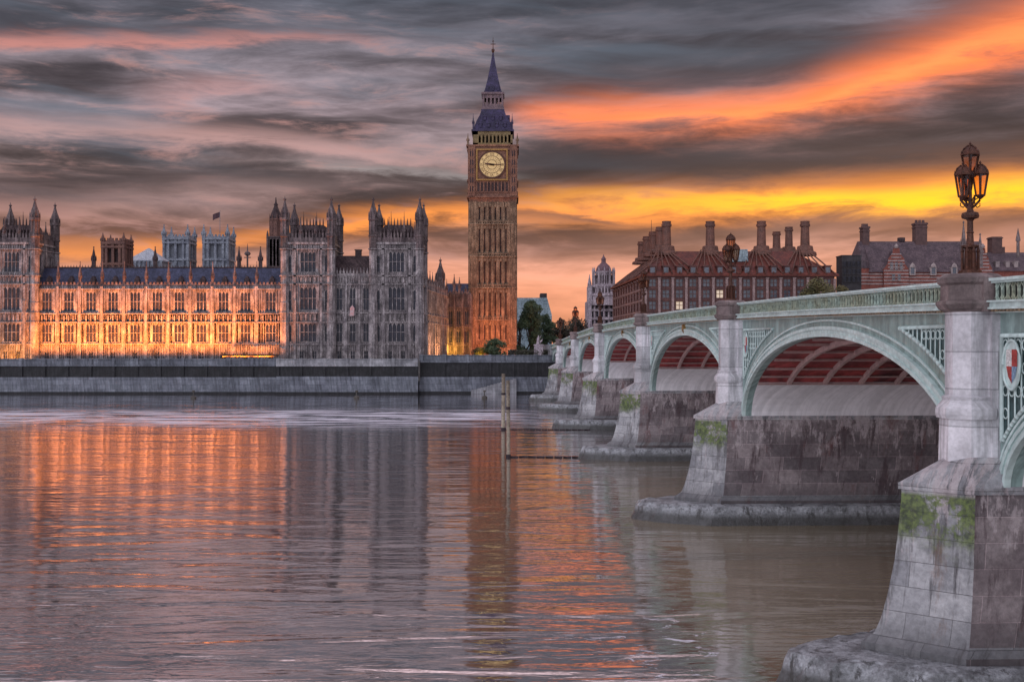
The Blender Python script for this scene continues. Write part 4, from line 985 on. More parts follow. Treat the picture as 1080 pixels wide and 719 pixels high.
# footings
def footing(i):
    t = tp[i]; q_ = MB(); n = 22; rng = random.Random(i * 5 + 2)
    lp = []
    for k_ in range(n + 1):
        v_ = -1 + 2 * k_ / n; lp.append((10.3 + 4.6 * abs(v_) ** 1.7 + rng.uniform(-.12, .12), v_ * 3.1))
    lp += [(DB + 8, 3.1), (DB + 8, -3.1)]
    cen = (28, 0); rings = []
    for z_, s_ in ((-1.5, 1.05), (.0, 1.03), (.45, 1.0), (.85, .985), (1.12, .955), (1.22, .90)):
        ring = []
        for k_, (d_2, tt) in enumerate(lp):
            if k_ <= n:
                dd = d_2 + (1 - s_) * 6.5; t2 = tt * (1 - (1 - s_) * 1.6)
            else: dd, t2 = d_2, tt * (1 - (1 - s_) * 1.6)
            ring.append((dd - D0 + rng.uniform(-.05, .05), t2 + t - T0 + rng.uniform(-.05, .05), z_ + (rng.uniform(-.05, .05) if z_ > .1 else 0)))
        rings.append(ring)
    m_ = len(lp); vs = [p_ for r_ in rings for p_ in r_]; fs = []
    for j in range(len(rings) - 1):
        for k_ in range(m_): fs.append((j*m_+k_, (j+1)*m_+k_, (j+1)*m_+(k_+1) % m_, j*m_+(k_+1) % m_))
    fs.append(tuple(range((len(rings)-1)*m_, len(rings)*m_))[::-1])
    q_.add(vs, [f_[::-1] for f_ in fs], False); obj('footing', q_, FOOT, bridge)
for i in range(1, 7): footing(i)

# ------------------------------------------------------------------ bridge lamps
def lantern_mesh(mb, gl, x, y, z, r, h):
    n = 6
    for i in range(n):
        g = 2*math.pi*i/n; c_, s_ = math.cos(g), math.sin(g)
        mb.tube([(x + r*.55*c_, y + r*.55*s_, z), (x + r*c_, y + r*s_, z + h*.62)], .028, 4)
        mb.tube([(x + r*1.06*c_, y + r*1.06*s_, z + h*.62), (x + r*.75*c_, y + r*.75*s_, z + h*.80), (x + r*.2*c_, y + r*.2*s_, z + h*.9)], .025, 4)
        mb.stack(x + r*1.02*c_, y + r*1.02*s_, [(z + h*.64, .03), (z + h*.74, .008)], 4)
    mb.stack(x, y, [(z - h*.10, .02), (z - .02, r*.5), (z + .03, r*.6), (z + .05, r*.5)], 6, 0)
    mb.stack(x, y, [(z + h*.60, r*1.0), (z + h*.61, r*1.12), (z + h*.65, r*1.12), (z + h*.66, r*1.0)], 6, 0)
    mb.stack(x, y, [(z + h*.66, r*.98), (z + h*.74, r*.86), (z + h*.82, r*.6), (z + h*.87, r*.26), (z + h*.89, r*.3), (z + h*.91, r*.1), (z + h*.94, r*.17), (z + h, .01)], 6, 0)
    gl.stack(x, y, [(z + .04, r*.52), (z + h*.60, r*.94)], 6, 0)
lamp_labels = ['three lantern bronze lamp on the nearest bridge pier against the yellow sky', 'ornate lamp on the second bridge pier in front of the red brown roofed block',
    'slender lamp on the bridge pier at the corner of the red brown block', 'small lamp on the fourth bridge pier between trees and white domed building',
    'small lamp on the fifth bridge pier against the trees', 'smallest lamp at the far end of the bridge before the trees']
lamp = thing('street_lamp', lamp_labels[0], 'street lamp', (0, 0, 0), 0, 'three lantern lamps standing on the bridge piers')
a = MB(); a.stack(0, 0, [(0, .36), (.14, .36), (.18, .25), (.24, .20), (.88, .17), (.92, .27), (.99, .28), (1.04, .14)], 8)
for i in range(8):
    g = 2*math.pi*i/8; a.stack(.27*math.cos(g), .27*math.sin(g), [(.14, .05), (.75, .042), (.78, .065), (.96, .01)], 5)
obj('pedestal', a, BLACKM, lamp)
a = MB(); a.stack(0, 0, [(1.0, .16), (1.1, .12), (1.4, .10), (1.43, .13), (1.47, .10), (1.82, .095), (1.88, .14), (1.92, .27), (2.0, .29), (2.1, .26), (2.14, .12), (2.3, .075), (2.6, .06), (3.35, .045)], 10); obj('column', a, BLACKM, lamp)
a = MB()
for g in (math.pi, 0, math.pi/2, -math.pi/2):
    cx2, sy2 = math.cos(g) * .34, math.sin(g) * .34
    a.tube([(0, 0, 2.22), (cx2*.45, sy2*.45, 2.34), (cx2*.95, sy2*.95, 2.52), (cx2, sy2, 2.66)], .042, 6); a.tube([(0, 0, 2.6), (cx2*.3, sy2*.3, 2.5), (cx2*.75, sy2*.75, 2.6)], .022, 5)
    a.tube([(cx2*.5, sy2*.5, 2.37), (cx2*.7, sy2*.7, 2.28), (cx2*1.0, sy2*1.0, 2.34), (cx2*.98, sy2*.98, 2.44)], .02, 5)
obj('bracket', a, BLACKM, lamp)
for x_, y_, z_, r_ in ((-.31, -.12, 2.62, .27), (.31, -.08, 2.66, .27), (0, .33, 2.62, .26), (0, 0, 3.32, .30)):
    fr_m, gl_m = MB(), MB(); lantern_mesh(fr_m, gl_m, x_, y_, z_, r_, 1.2)
    lo_ = obj('lantern', fr_m, BLACKM, lamp); obj('glass', gl_m, LAMPG, lo_)
for i in range(6):
    o = lamp if i == 0 else copy_tree(lamp)
    X_, Y_ = bworld(tp[i+1], 16.72); o.location = (X_, Y_, zr_(tp[i+1]) + .16); o['label'] = lamp_labels[i]; o.rotation_euler[2] = A

# ------------------------------------------------------------------ buildings beyond the bridge
Y = 290.0; pc0 = wx(681, Y); gz0 = 8.2
ph = thing('office_block', 'red brown office block with rows of tall bronze chimneys behind the bridge', 'office building', (pc0, Y, gz0)); u = Y / FPX
def oz(py): return wz(py, Y) - gz0
Wd = 199 * u; Dp = 70.0; ze = oz(291.5); zrd = oz(262)
wl = MB(); fins = MB(); nbF, nbS = 14, 12; lit = {(2, 3), (2, 4), (3, 4), (6, 4), (9, 3), (11, 4), (5, 2), (12, 2)}
rowsz = [(oz(302), oz(294.5)), (oz(314), oz(306)), (oz(326), oz(318)), (oz(338), oz(330))]
cnt = 0
for Mw, Lw, nb_, front in ((rz(0), Wd, nbF, True), (rz(-math.pi/2 + A, -Dp*sa, Dp*ca), Dp, nbS, False)):
    bw = Lw / nb_; wl.M = Mw; fins.M = Mw; holes = []
    for b_ in range(nb_):
        for r_i, (zl, zh) in enumerate(rowsz):
            if not front and r_i == 3: continue
            xc = (b_ + .5) * bw; wdw = bw * .56; holes.append((xc - wdw/2, xc + wdw/2, zl, zh))
            window(ph, Mw @ Matrix.Translation((xc, 0, zl)), round(wdw, 2), round(zh - zl, 2), 2, LITPANE if (front and (b_, r_i + 1) in lit) else GLASS_B, BRONZE_F, False)
        fins.box(b_*bw - .32, b_*bw + .32, -.55 if front else -.14, .02, 0, ze - .6)
        fins.box(b_*bw - .45, b_*bw + .45, -.7, .02, ze - .6, ze - .3)
    fins.box(Lw - .32, Lw + .32, -.5, .02, 0, ze - .6)
    wall_sheet(wl, 0, Lw, 0, ze, holes, .3)
    for z_ in (oz(304), oz(316), oz(328)): (wl if front else fins).box(0, Lw, -.18, .01, z_ - .2, z_ + .2)
wl.M = Matrix.Identity(4); wl.box(.6, Wd - .3, .6, Dp - 2, 0, ze); obj('wall', wl, BRONZE_F, ph); fins.M = Matrix.Identity(4); obj('fins', fins, FIN, ph)
rf = MB(); sk = -Dp * sa / ca
eave = [(-1, -1), (Wd + 1, -1), (Wd + 1 + sk, Dp), (-1 + sk, Dp)]; ins = 9.0; rid = [(ins, ins), (Wd - ins, ins), (Wd - ins + sk, Dp - ins), (ins + sk, Dp - ins)]
rf.frus(eave, ze, eave, ze + .5); rf.frus(eave, ze + .5, rid, zrd)
ro = obj('roof', rf, ROOFB, ph)
# fan ducts running up the roof to each chimney, and dormer windows along the eaves
du = MB()
def fan(p_base, p_top):
    for k_ in range(-3, 4):
        a_ = Vector(p_base) + Vector(fan.dir) * k_ * 2.3; b_ = Vector(p_top) + Vector(fan.dir) * k_ * .5; du.tube([a_, (a_*.5 + b_*.5) + Vector((0, 0, .15)), b_], .22, 4)
mainch = [(703, ins), (749, ins), (803, ins), (849, ins)]
for px, yy in mainch:
    xx = (px - 681) * u * (Y + ins) / Y; fan.dir = (1, 0, 0); fan((min(max(xx, 7), Wd - 7), -.9, ze + .7), (xx, ins - .5, zrd + .3))
for k_ in range(4):
    yy = 18 + k_ * 14; fan.dir = (0, 1, 0); fan((-.9 + sk*yy/Dp, yy, ze + .7), (ins + sk*yy/Dp - .5, yy, zrd + .3))
obj('roof_ducts', du, CHIM, ro)
dmr = MB()
for b_ in range(nbF):
    xc = (b_ + .5) * Wd / nbF; dmr.box(xc - .8, xc + .8, -.3, 2.6, ze + .5, ze + 2.7); dmr.box(xc - 1.0, xc + 1.0, -.6, 2.6, ze + 2.7, ze + 2.95)
obj('dormers', dmr, BRONZE_F, ro)
dg = MB()
for b_ in range(nbF):
    xc = (b_ + .5) * Wd / nbF; dg.box(xc - .6, xc + .6, -.36, -.31, ze + .9, ze + 2.4)
obj('dormer_glass', dg, GLASS_B, ro)
def chimney(x_, y_, zb_, zt_, r_):
    q_ = MB(); h_ = zt_ - zb_; q_.stack(x_, y_, [(zb_, r_*2.6), (zb_ + h_*.10, r_*2.5), (zb_ + h_*.14, r_*1.9), (zb_ + h_*.28, r_*1.7), (zb_ + h_*.30, r_*1.05), (zb_ + h_*.84, r_*.92), (zb_ + h_*.85, r_*1.15), (zb_ + h_*.92, r_*1.15), (zb_ + h_*.93, r_*.98), (zt_, r_*1.05)], 14)
    return obj('chimney', q_, CHIM, ph)
for px, yy in mainch:
    Yq = Y + ins + 1; chimney((px - 540) * Yq / FPX - pc0, ins + 1, zrd - 1.2, wz(233.5, Yq) - gz0, 1.22)
for px, Yq, yt, yb2 in ((696, 322, 239.5, 262), (688.6, 335, 244.5, 266), (682, 347, 249.5, 270), (676.5, 358, 255, 274), (819, 345, 244.5, 264), (832, 350, 239.5, 264)):
    chimney((px - 540) * Yq / FPX - pc0, Yq - Y, wz(yb2, Yq) - gz0 - 1.5, wz(yt, Yq) - gz0, 1.2)
a = MB(); a.stack((687 - 540) * 320 / FPX - pc0, 30, [(zrd - 1, .2), (wz(232, 320) - gz0, .06)], 5); obj('aerial', a, CHIM, ph)
a = MB(); xg = (780 - 681) * u; a.frus([(xg - 3.2, 4.0), (xg + 3.2, 4.0), (xg + 2.4, 8.4), (xg - 2.4, 8.4)], ze + 4.3, [(xg - 3.0, 3.8), (xg + 3.0, 3.8), (xg + 2.2, 8.2), (xg - 2.2, 8.2)], ze + 7.6); obj('skylight', a, PALEB, ro)

# white domed government building
Y = 425.0; gx = wx(637, Y); gb = thing('domed_building', 'white ornate stone building with tiered corner tower and small dome left of the chimneyed block', 'building', (gx, Y, 8)); u = Y/FPX
def dz_(py): return wz(py, Y) - 8
wl = MB(); wl.box(-18*u, 15*u, 0, 30*u, 0, dz_(318)); 
for sx in (-16, -11, -6, -1, 4, 9, 14): wl.box(sx*u, (sx+1.6)*u, -1.0, 0, 0, dz_(318))
for y_ in (318, 327, 336, 345): wl.box(-16.6*u, 15.6*u, -1.3, .1, dz_(y_) - .4, dz_(y_) + .4)
wl.box(-17*u, -13*u, -1.5, 6, 0, dz_(302)); wl.stack(-15*u, 1.5, [(dz_(302), 2.3*u), (dz_(299), 2.2*u), (dz_(294), 1.0*u), (dz_(289), .1)], 8)
obj('wall', wl, WHITEST, gb)
for c_ in range(6):
    for y0_, y1_ in ((325, 320), (334, 329), (343, 338)):
        window(gb, Matrix.Translation(((-13 + c_*5 + .8)*u, 0 - .26, dz_(y0_))), 1.0, round(dz_(y1_) - dz_(y0_), 2), 1, GLASS, WHITEST, False)
a = MB(); a.stack(0, 5*u, [(dz_(322), 16*u), (dz_(312), 15*u), (dz_(312), 16*u), (dz_(310), 16*u), (dz_(310), 13*u), (dz_(303), 12.5*u), (dz_(303), 13.5*u), (dz_(301), 13.5*u), (dz_(300), 9.6*u), (dz_(288), 8.6*u), (dz_(288), 9.6*u), (dz_(286), 9.6*u)], 12)
for i in range(12):
    g = 2*math.pi*i/12; a.stack(11.6*u*math.cos(g), 5*u + 11.6*u*math.sin(g), [(dz_(301), .75*u), (dz_(288), .75*u), (dz_(285.5), .9*u), (dz_(281.5), .05)], 6)
    a.stack(14.8*u*math.cos(g), 5*u + 14.8*u*math.sin(g), [(dz_(311), .8*u), (dz_(304), .8*u), (dz_(300), .05)], 6)
for i in range(24):
    g = 2*math.pi*(i + .5)/24
    for rr_, za, zb in ((9.4, 299, 290), (12.9, 309, 304.5)):
        a.k = 1; a.M = rz(g, 0, 5*u) ; a.box(rr_*u - .3, rr_*u + .02, -.42*u*(rr_/9), .42*u*(rr_/9), dz_(za), dz_(zb)); a.k = 0; a.M = Matrix.Identity(4)
for sx in (-14, -7, 0, 7, 13):
    for zb_, rr_ in ((318, 1.1),): a.stack(sx*u, -.4, [(dz_(zb_), rr_*u), (dz_(zb_-6), rr_*u), (dz_(zb_-6.3), rr_*1.3*u), (dz_(zb_-12), .05)], 6)
obj('drum', a, [WHITEST, STONE_D], gb)
a = MB(); a.stack(0, 5*u, [(dz_(286), 8.4*u), (dz_(283), 7.8*u), (dz_(280), 6.2*u), (dz_(278), 4*u), (dz_(277), 3.2*u)], 16); a.stack(0, 5*u, [(dz_(277), 2.6*u), (dz_(273.5), 2.4*u), (dz_(273), 3*u), (dz_(272), 2.2*u), (dz_(270), .8*u), (dz_(268), .1)], 8); obj('dome', a, surf('dome_lead', (.20, .12, .14), (.12, .07, .085)), gb)

# pale modern block behind the trees
Y = 430; pb = thing('office_block', 'pale blue glazed office block with sloped roof end behind the green tree', 'office building', (wx(565, Y), Y, 8)); u = Y/FPX
a = MB(); h1, h2_ = wz(314, Y) - 8, wz(309, Y) - 8
a.add([(-22*u, 0, 0), (17*u, 0, 0), (17*u, 0, wz(332, Y) - 8), (12*u, 0, h1), (-22*u, 0, h1)] + [(x_, 20, z_) for x_, z_ in ((-22*u, 0), (17*u, 0), (17*u, wz(332, Y) - 8), (12*u, h1), (-22*u, h1))],
      [(0, 1, 2, 3, 4), (9, 8, 7, 6, 5), (1, 6, 7, 2), (2, 7, 8, 3), (3, 8, 9, 4), (0, 4, 9, 5)]); obj('wall', a, PALEB, pb)
a = MB(); a.box(5*u, 12*u, 2, 14, h1, h2_ ); obj('roof_plant', a, DKBLK, pb)

# red brick building with white bands and gables
Y = 330.0; u = Y/FPX; rb0 = wx(909, Y); rbk = thing('brick_building', 'red brick building with white stone bands, slate roof and tall chimneys beyond the bridge', 'building', (rb0, Y, 8))
def bz(py): return wz(py, Y) - 8
Wb = 137*u; ze = bz(287); zr2 = bz(252)
wl = MB(); wl.box(0, Wb, 0, 16, 0, ze)
wl.stack(2*u, 3*u, [(0, 6.5*u), (bz(283), 6.5*u)], 12)
def gable(xc, hw_, zt_):
    wl.add([(xc - hw_, -1, 0), (xc + hw_, -1, 0), (xc + hw_, -1, ze + 1), (xc + hw_*.7, -1, ze + 2.5), (xc + hw_*.65, -1, ze + 4), (xc + hw_*.3, -1, zt_ - 1.5), (xc + hw_*.25, -1, zt_), (xc - hw_*.25, -1, zt_), (xc - hw_*.3, -1, zt_ - 1.5), (xc - hw_*.65, -1, ze + 4), (xc - hw_*.7, -1, ze + 2.5), (xc - hw_, -1, ze + 1)],
           [tuple(range(12))])
    wl.add([(xc - hw_, -1, 0), (xc - hw_, 3, 0), (xc - hw_, 3, ze + 1), (xc - hw_, -1, ze + 1), (xc + hw_, -1, 0), (xc + hw_, 3, 0), (xc + hw_, 3, ze + 1), (xc + hw_, -1, ze + 1)], [(0, 3, 2, 1), (4, 5, 6, 7)])
gable(35*u, 13*u, bz(262)); gable(126*u, 10*u, bz(262))
obj('wall', wl, BRICK, rbk)
bd = MB()
for k_ in range(10):
    z_ = bz(300) + k_ * 1.0
    if z_ < ze - .2: bd.box(-.05, Wb + .05, -.12, .02, z_, z_ + .35); bd.stack(2*u, 3*u, [(z_, 6.5*u + .12), (z_ + .35, 6.5*u + .12)], 12)
    for xc, hw_ in ((35*u, 13*u), (126*u, 10*u)):
        if z_ < bz(266):
            hh = hw_ if z_ < ze + 1 else hw_ * (.66 if z_ < ze + 3.6 else .4)
            bd.box(xc - hh, xc + hh, -1.1, -.95, z_, z_ + .35)
bd.stack(35*u, -1, [(bz(262), .5), (bz(260), .7), (bz(257), .05)], 6); bd.stack(126*u, -1, [(bz(262), .5), (bz(260), .7), (bz(257), .05)], 6)
obj('stone_bands', bd, BAND, rbk)
rf = MB(); rf.frus([(-.6, -.6), (Wb + .6, -.6), (Wb + .6, 16.6), (-.6, 16.6)], ze, [(5*u, 8), (Wb, 8), (Wb, 9), (5*u, 9)], zr2)
rf.stack(2*u, 3*u, [(bz(283), 7.2*u), (bz(264), 3.2*u), (bz(258), .1)], 12)
for xc in (35*u,): rf.add([(xc - 10*u, -.6, ze + 1), (xc, -.6, bz(264)), (xc + 10*u, -.6, ze + 1), (xc - 10*u, 5, ze + 1), (xc, 7, bz(264)), (xc + 10*u, 5, ze + 1)], [(0, 3, 4, 1), (1, 4, 5, 2)])
rfo = obj('roof', rf, surf('purple_slate', (.12, .085, .095), (.065, .045, .055), .5, .6, .4, 5, blocks=(.7, .5, .6)), rbk)
for px in (961.5, 983.5, 1005.5):
    xc = (px - 909) * u; a = MB(); a.box(xc - 3.2*u, xc + 3.2*u, -.8, 3, ze - 1, bz(282)); a.stack(xc, -.8, [(bz(282), 3.2*u), (bz(279.5), 2.4*u), (bz(278), 1.0*u), (bz(277.4), .1)], 12, sy=.4)
    dd = obj('dormer', a, BAND, rbk); g_ = MB(); g_.box(xc - 1.9*u, xc + 1.9*u, -.86, -.81, bz(289), bz(282.5)); obj('pane', g_, GLASS_B, dd)
for c_, (xc, y0_, y1_) in enumerate(((30, 284, 277), (35, 284, 277), (40, 284, 277), (32, 296, 289), (38, 296, 289))):
    window(rbk, Matrix.Translation((xc*u, -1.27, bz(y0_))), .9, round(bz(y1_) - bz(y0_), 2), 1, GLASS_B, BAND, False)
for px, yt, wq in ((921.5, 236, 3.6), (981, 232, 6.2)):
    xc = (px - 909)*u; a = MB(); a.box(xc - wq*u, xc + wq*u, 7, 10, bz(262), bz(yt)); a.box(xc - (wq+.8)*u, xc + (wq+.8)*u, 6.8, 10.2, bz(yt) - .6, bz(yt) - .1); a.box(xc - (wq+.6)*u, xc + (wq+.6)*u, 6.85, 10.15, bz(yt+4.5) - .3, bz(yt+4.5))
    for j in range(3): a.stack(xc + (j-1)*wq*.6*u, 8.5, [(bz(yt), .45), (bz(yt) + .9, .4)], 8)
    obj('chimney', a, surf('chimney_brick', (.13, .075, .07), (.08, .048, .048)) if 'chimney_brick' not in MATS else MATS['chimney_brick'], rbk)
a = MB(); a.box((961-909)*u - 3*u, (961-909)*u + 3*u, 7.5, 9.5, zr2, zr2 + 1.2); obj('ridge_vent', a, STONE_D, rbk)
for px, yt in ((1015.5, 233), (1033, 246)):
    xc = (px - 909)*u; link('turret', pinnacle_mesh(round(bz(yt) - bz(282), 1), .85, CAPST, 'turret'), rbk, (xc, -.5, bz(282)))
# second brick range further right
rb2_0 = wx(1049, Y); r2 = thing('brick_building', 'brick building with pale slate roof and one big chimney at the right behind the lamp', 'building', (rb2_0, Y + 4, 8))
W2_ = 60*u; a = MB(); a.box(0, W2_, 0, 16, 0, bz(285)); obj('wall', a, BRICK, r2)
a = MB(); a.frus([(-.5, -.5), (W2_ + .5, -.5), (W2_ + .5, 16.5), (-.5, 16.5)], bz(285), [(10*u, 7), (W2_, 7), (W2_, 10), (10*u, 10)], bz(263)); obj('roof', a, MATS['purple_slate'], r2)
a = MB(); xc = 19*u; a.box(xc - 5.5*u, xc + 5.5*u, 6.5, 10, bz(272), bz(246)); a.box(xc - 6.3*u, xc + 6.3*u, 6.3, 10.2, bz(248), bz(246.8)); a.box(xc + 5.5*u, xc + 9*u, 6.8, 9.5, bz(272), bz(257)); obj('chimney', a, MATS['chimney_brick'], r2)
for px in (1060, 1071, 1080):
    xc = (px - 1049)*u; a = MB(); a.box(xc - 2*u, xc + 2*u, 1, 4, bz(281), bz(275)); a.box(xc - 2.4*u, xc + 2.4*u, .9, 4, bz(275), bz(274.2)); obj('dormer', a, BAND, r2)
a = MB(); a.stack(0, 0, [(0, .5), (5, .45), (5, .7), (5.4, .7), (9, .05)], 6); obj('finial', a, CAPST, r2, (2*u + 30*u, .5, bz(270)))
# dark modern block
Y2 = 310.0; u2 = Y2/FPX; dk = thing('office_block', 'dark plain flat roofed block between the red brown block and the brick building', 'office building', (wx(898, Y2), Y2, 8))
a = MB(); a.box(-10*u2, 10.5*u2, 0, 20*u2, 0, wz(270, Y2) - 8); a.box(-10.5*u2, 11*u2, -.5*u2, 20.5*u2, wz(270, Y2) - 8, wz(269, Y2) - 8); obj('wall', a, DKBLK, dk)
for c_ in range(4):
    for r_i in range(3): window(dk, Matrix.Translation(((-7 + c_*4.8)*u2, -.26, wz(281 + r_i*8, Y2) - 8)), 1.0, 1.4, 1, GLASS, DKBLK, False)

a = MB(); ax0, ax1 = F(241), F(299)
for j in range(8):
    xa, xb = ax0 + (ax1 - ax0)*j/8, ax0 + (ax1 - ax0)*(j + .96)/8
    a.add([(xa, YF - 5.4, TZ + 1.2), (xb, YF - 5.4, TZ + 1.2), (xb, YF - 5.4, TZ + 1.0), (xa, YF - 5.4, TZ + 1.0), (xa, YF - 4.2, TZ + 1.55), (xb, YF - 4.2, TZ + 1.55)], [(0, 3, 2, 1), (0, 1, 5, 4)])
    a.tube([(xa + .1, YF - 5.3, TZ), (xa + .1, YF - 5.3, TZ + 1.2)], .05, 5); a.tube([(xa + .1, YF - 4.2, TZ), (xa + .1, YF - 4.2, TZ + 1.55)], .05, 5)
tag(obj('terrace_awning', a, surf('dark_canvas', (.05, .035, .03), (.03, .022, .02))), 'low dark awning along the terrace at the right end of the floodlit range', 'awning')
# ------------------------------------------------------------------ trees
def tree(px, Y, ybase, ytop, rpx, mat, label, n=2600, name='tree', squash=1.0, seed=0, group=None, low=.12):
    rng = random.Random(seed + int(px * 7)); z0_ = wz(ybase, Y); x_ = wx(px, Y); H = wz(ytop, Y) - z0_; r_ = rpx * Y / FPX
    rt = thing(name, label, 'bush' if name == 'bush' else 'tree', (x_, Y, z0_), 0, group)
    tk = MB(); tk.tube([(0, 0, -.5), (.1, 0, H*.25), (0, .1, H*.5), (.1, 0, H*.8)], [H*.035, H*.028, H*.018, H*.006], 7)
    lobes = []
    for k_ in range(20):
        g = rng.uniform(0, 2*math.pi); rr_ = r_ * rng.uniform(.15, .75); zz = H * rng.uniform(low + .05, .86)
        f_ = 1 - .55 * abs(zz / H - .55); c_ = Vector((rr_*f_*math.cos(g), rr_*f_*math.sin(g), zz)); lobes.append((c_, r_ * rng.uniform(.28, .48)))
        tk.tube([(0, 0, H*rng.uniform(.2, .45)), tuple(c_*.6 + Vector((0, 0, zz*.25))), tuple(c_)], [H*.013, H*.008, H*.003], 5)
    lobes.append((Vector((0, 0, H*.87)), r_*.3))
    obj('trunk', tk, BARK, rt)
    cr = MB()
    for k_ in range(n):
        c_, lr_ = rng.choice(lobes); v_ = Vector((rng.gauss(0, 1), rng.gauss(0, 1), rng.gauss(0, 1))).normalized() * lr_ * (rng.random() ** .4); v_.z *= .8
        p_ = c_ + v_
        if p_.z < H*low*.6: continue
        s_ = rng.uniform(.2, .42) * (.6 + r_ / 12); a1 = Vector((rng.gauss(0, 1), rng.gauss(0, 1), rng.gauss(0, 1))).normalized(); a2 = a1.orthogonal().normalized()
        cr.add([tuple(p_ - a1*s_), tuple(p_ + a2*s_*.6), tuple(p_ + a1*s_), tuple(p_ - a2*s_*.6)], [(0, 1, 2, 3)])
    obj('crown', cr, mat, rt)
tree(560, 330, 384, 311, 19, LEAF_G, 'big green tree right of the clock tower in front of the pale block', 5600, seed=1)
tree(576, 345, 382, 327, 14, LEAF_G, 'mid green tree at the right edge of the pale glazed block', 3600, seed=2)
tree(592, 360, 380, 334, 16, LEAF_D, 'dark tree behind the fifth bridge lamp', 3400, seed=3, group='dark trees behind the far end of the bridge')
tree(607, 375, 378, 331, 16, LEAF_D, 'dark tree just left of the white domed building', 3400, seed=4, group='dark trees behind the far end of the bridge')
tree(548, 345, 384, 335, 9, LEAF_D, 'dark tree squeezed against the foot of the clock tower', 1500, seed=5)
tree(862, 275, 345, 290, 22, LEAF_O, 'olive tree crown showing over the bridge parapet before the office block', 3400, seed=6)
tree(885, 280, 345, 297, 12, LEAF_O, 'smaller olive tree beside the dark flat roofed block', 1500, seed=8)
tree(522, 285, 381, 357, 15, LEAF_G, 'rounded green bush in front of the clock tower foot', 2600, 'bush', seed=9, low=.05)
tree(505, 287, 381, 366, 9, LEAF_O, 'low yellowish bush lit beside the clock tower foot', 1200, 'bush', seed=11, low=.05)
hd = MB(); rng = random.Random(5)
for k_ in range(2600):
    p_ = Vector((wx(rng.uniform(536, 584), 262), 262 + rng.uniform(-1, 1), 8.2 + rng.uniform(0, 1.9) )); s_ = rng.uniform(.12, .3)
    a1 = Vector((rng.gauss(0, 1), rng.gauss(0, 1), rng.gauss(0, 1))).normalized(); a2 = a1.orthogonal(); hd.add([tuple(p_ - a1*s_), tuple(p_ + a2*s_*.6), tuple(p_ + a1*s_), tuple(p_ - a2*s_*.6)], [(0, 1, 2, 3)])
tag(obj('hedge', hd, LEAF_D), 'low dark hedge along the embankment beside the bridge end', 'hedge')
# monument at the bridge end
Ym = 262.0; mo = thing('monument', 'pale stone monument with a bronze figure group by the far bridge end', 'monument', (wx(568, Ym), Ym, 8.2))
a = MB(); a.box(-1.5, 1.5, -1, 1, 0, .5); a.frus([(-1.2, -.8), (1.2, -.8), (1.2, .8), (-1.2, .8)], .5, [(-1.0, -.7), (1.0, -.7), (1.0, .7), (-1.0, .7)], 3.0); a.box(-1.2, 1.2, -.85, .85, 3.0, 3.3); obj('plinth', a, WHITEST, mo)
a = MB(); a.tube([(-.2, 0, 3.3), (-.15, 0, 4.0), (-.1, 0, 4.6), (0, 0, 5.1), (.02, 0, 5.35)], [.35, .3, .34, .14, .02], 8); a.stack(0, 0, [(5.1, .02), (5.2, .16), (5.35, .18), (5.5, .02)], 8); a.tube([(-.05, 0, 4.8), (.5, -.1, 5.0), (.7, -.1, 5.7)], [.11, .09, .05], 6)
a.tube([(.3, .2, 3.3), (.4, .2, 3.9), (.8, .2, 4.2), (1.0, .2, 4.6)], [.12, .28, .2, .1], 7); obj('statue', a, WHITEST, mo)

# ------------------------------------------------------------------ river furniture
def pile(px, ytop, ybase, label, lean):
    Y_ = FPX * ZC / (ybase - CY); r_ = thing('mooring_pile', label, 'mooring pile', (wx(px, Y_), Y_, 0), 0, 'timber mooring piles by the bridge'); h_ = wz(ytop, Y_)
    rad = 2.1 * Y_ / FPX; a = MB(); a.tube([(0, 0, -2), (0, 0, h_*.3), (lean, 0, h_)], [rad, rad, rad*.9], 10); obj('post', a, TIMBER, r_)
    a = MB(); a.stack(0, 0, [(-1, rad*1.35), (.25, rad*1.3), (.3, rad*1.05)], 10); a.stack(lean*.6, 0, [(h_*.62, rad*1.12), (h_*.62 + .3, rad*1.12)], 10); obj('collar', a, DARKT, r_)
    return Y_
Ya = pile(530.8, 394, 453, 'taller far timber mooring pile standing in the river', .02)
Yb = pile(536.2, 401, 482, 'shorter thicker timber mooring pile nearest the camera', -.05)
for Y_, px0, px1, lab, yy in ((Ya, 533, 622, 'dark floating boom from the taller pile to the bridge pier', 453), (Yb, 538, 668, 'dark floating boom from the thicker pile to the bridge pier', 482)):
    a = MB(); x0_, x1_ = wx(px0, Y_), wx(px1, Y_); n = 14
    for j in range(n):
        xa, xb = x0_ + (x1_ - x0_)*j/n, x0_ + (x1_ - x0_)*(j+.93)/n; a.tube([(xa, Y_ - j*.06, .06), (xb, Y_ - (j+1)*.06, .06)], .085, 6)
    tag(obj('floating_boom', a, DARKT), lab, 'boom', 'floating booms between piles and piers')
for px, lab in ((204, 'small buoy off the wall of the floodlit range'), (376, 'small buoy off the wall of the twin towered pavilion'), (511, 'small buoy off the river stairs')):
    Y_ = FPX * ZC / (420 - CY); a = MB(); a.stack(0, 0, [(-.3, .5), (0, .62), (.35, .62), (.55, .3), (.6, .12), (1.35, .1), (1.36, .3), (1.7, .3), (1.75, .03)], 10)
    tag(obj('buoy', a, surf('buoy_paint', (.10, .09, .08), (.06, .055, .05)) if 'buoy_paint' not in MATS else MATS['buoy_paint'], None, (wx(px, Y_), Y_, 0)), lab, 'buoy', 'mooring buoys on the river')

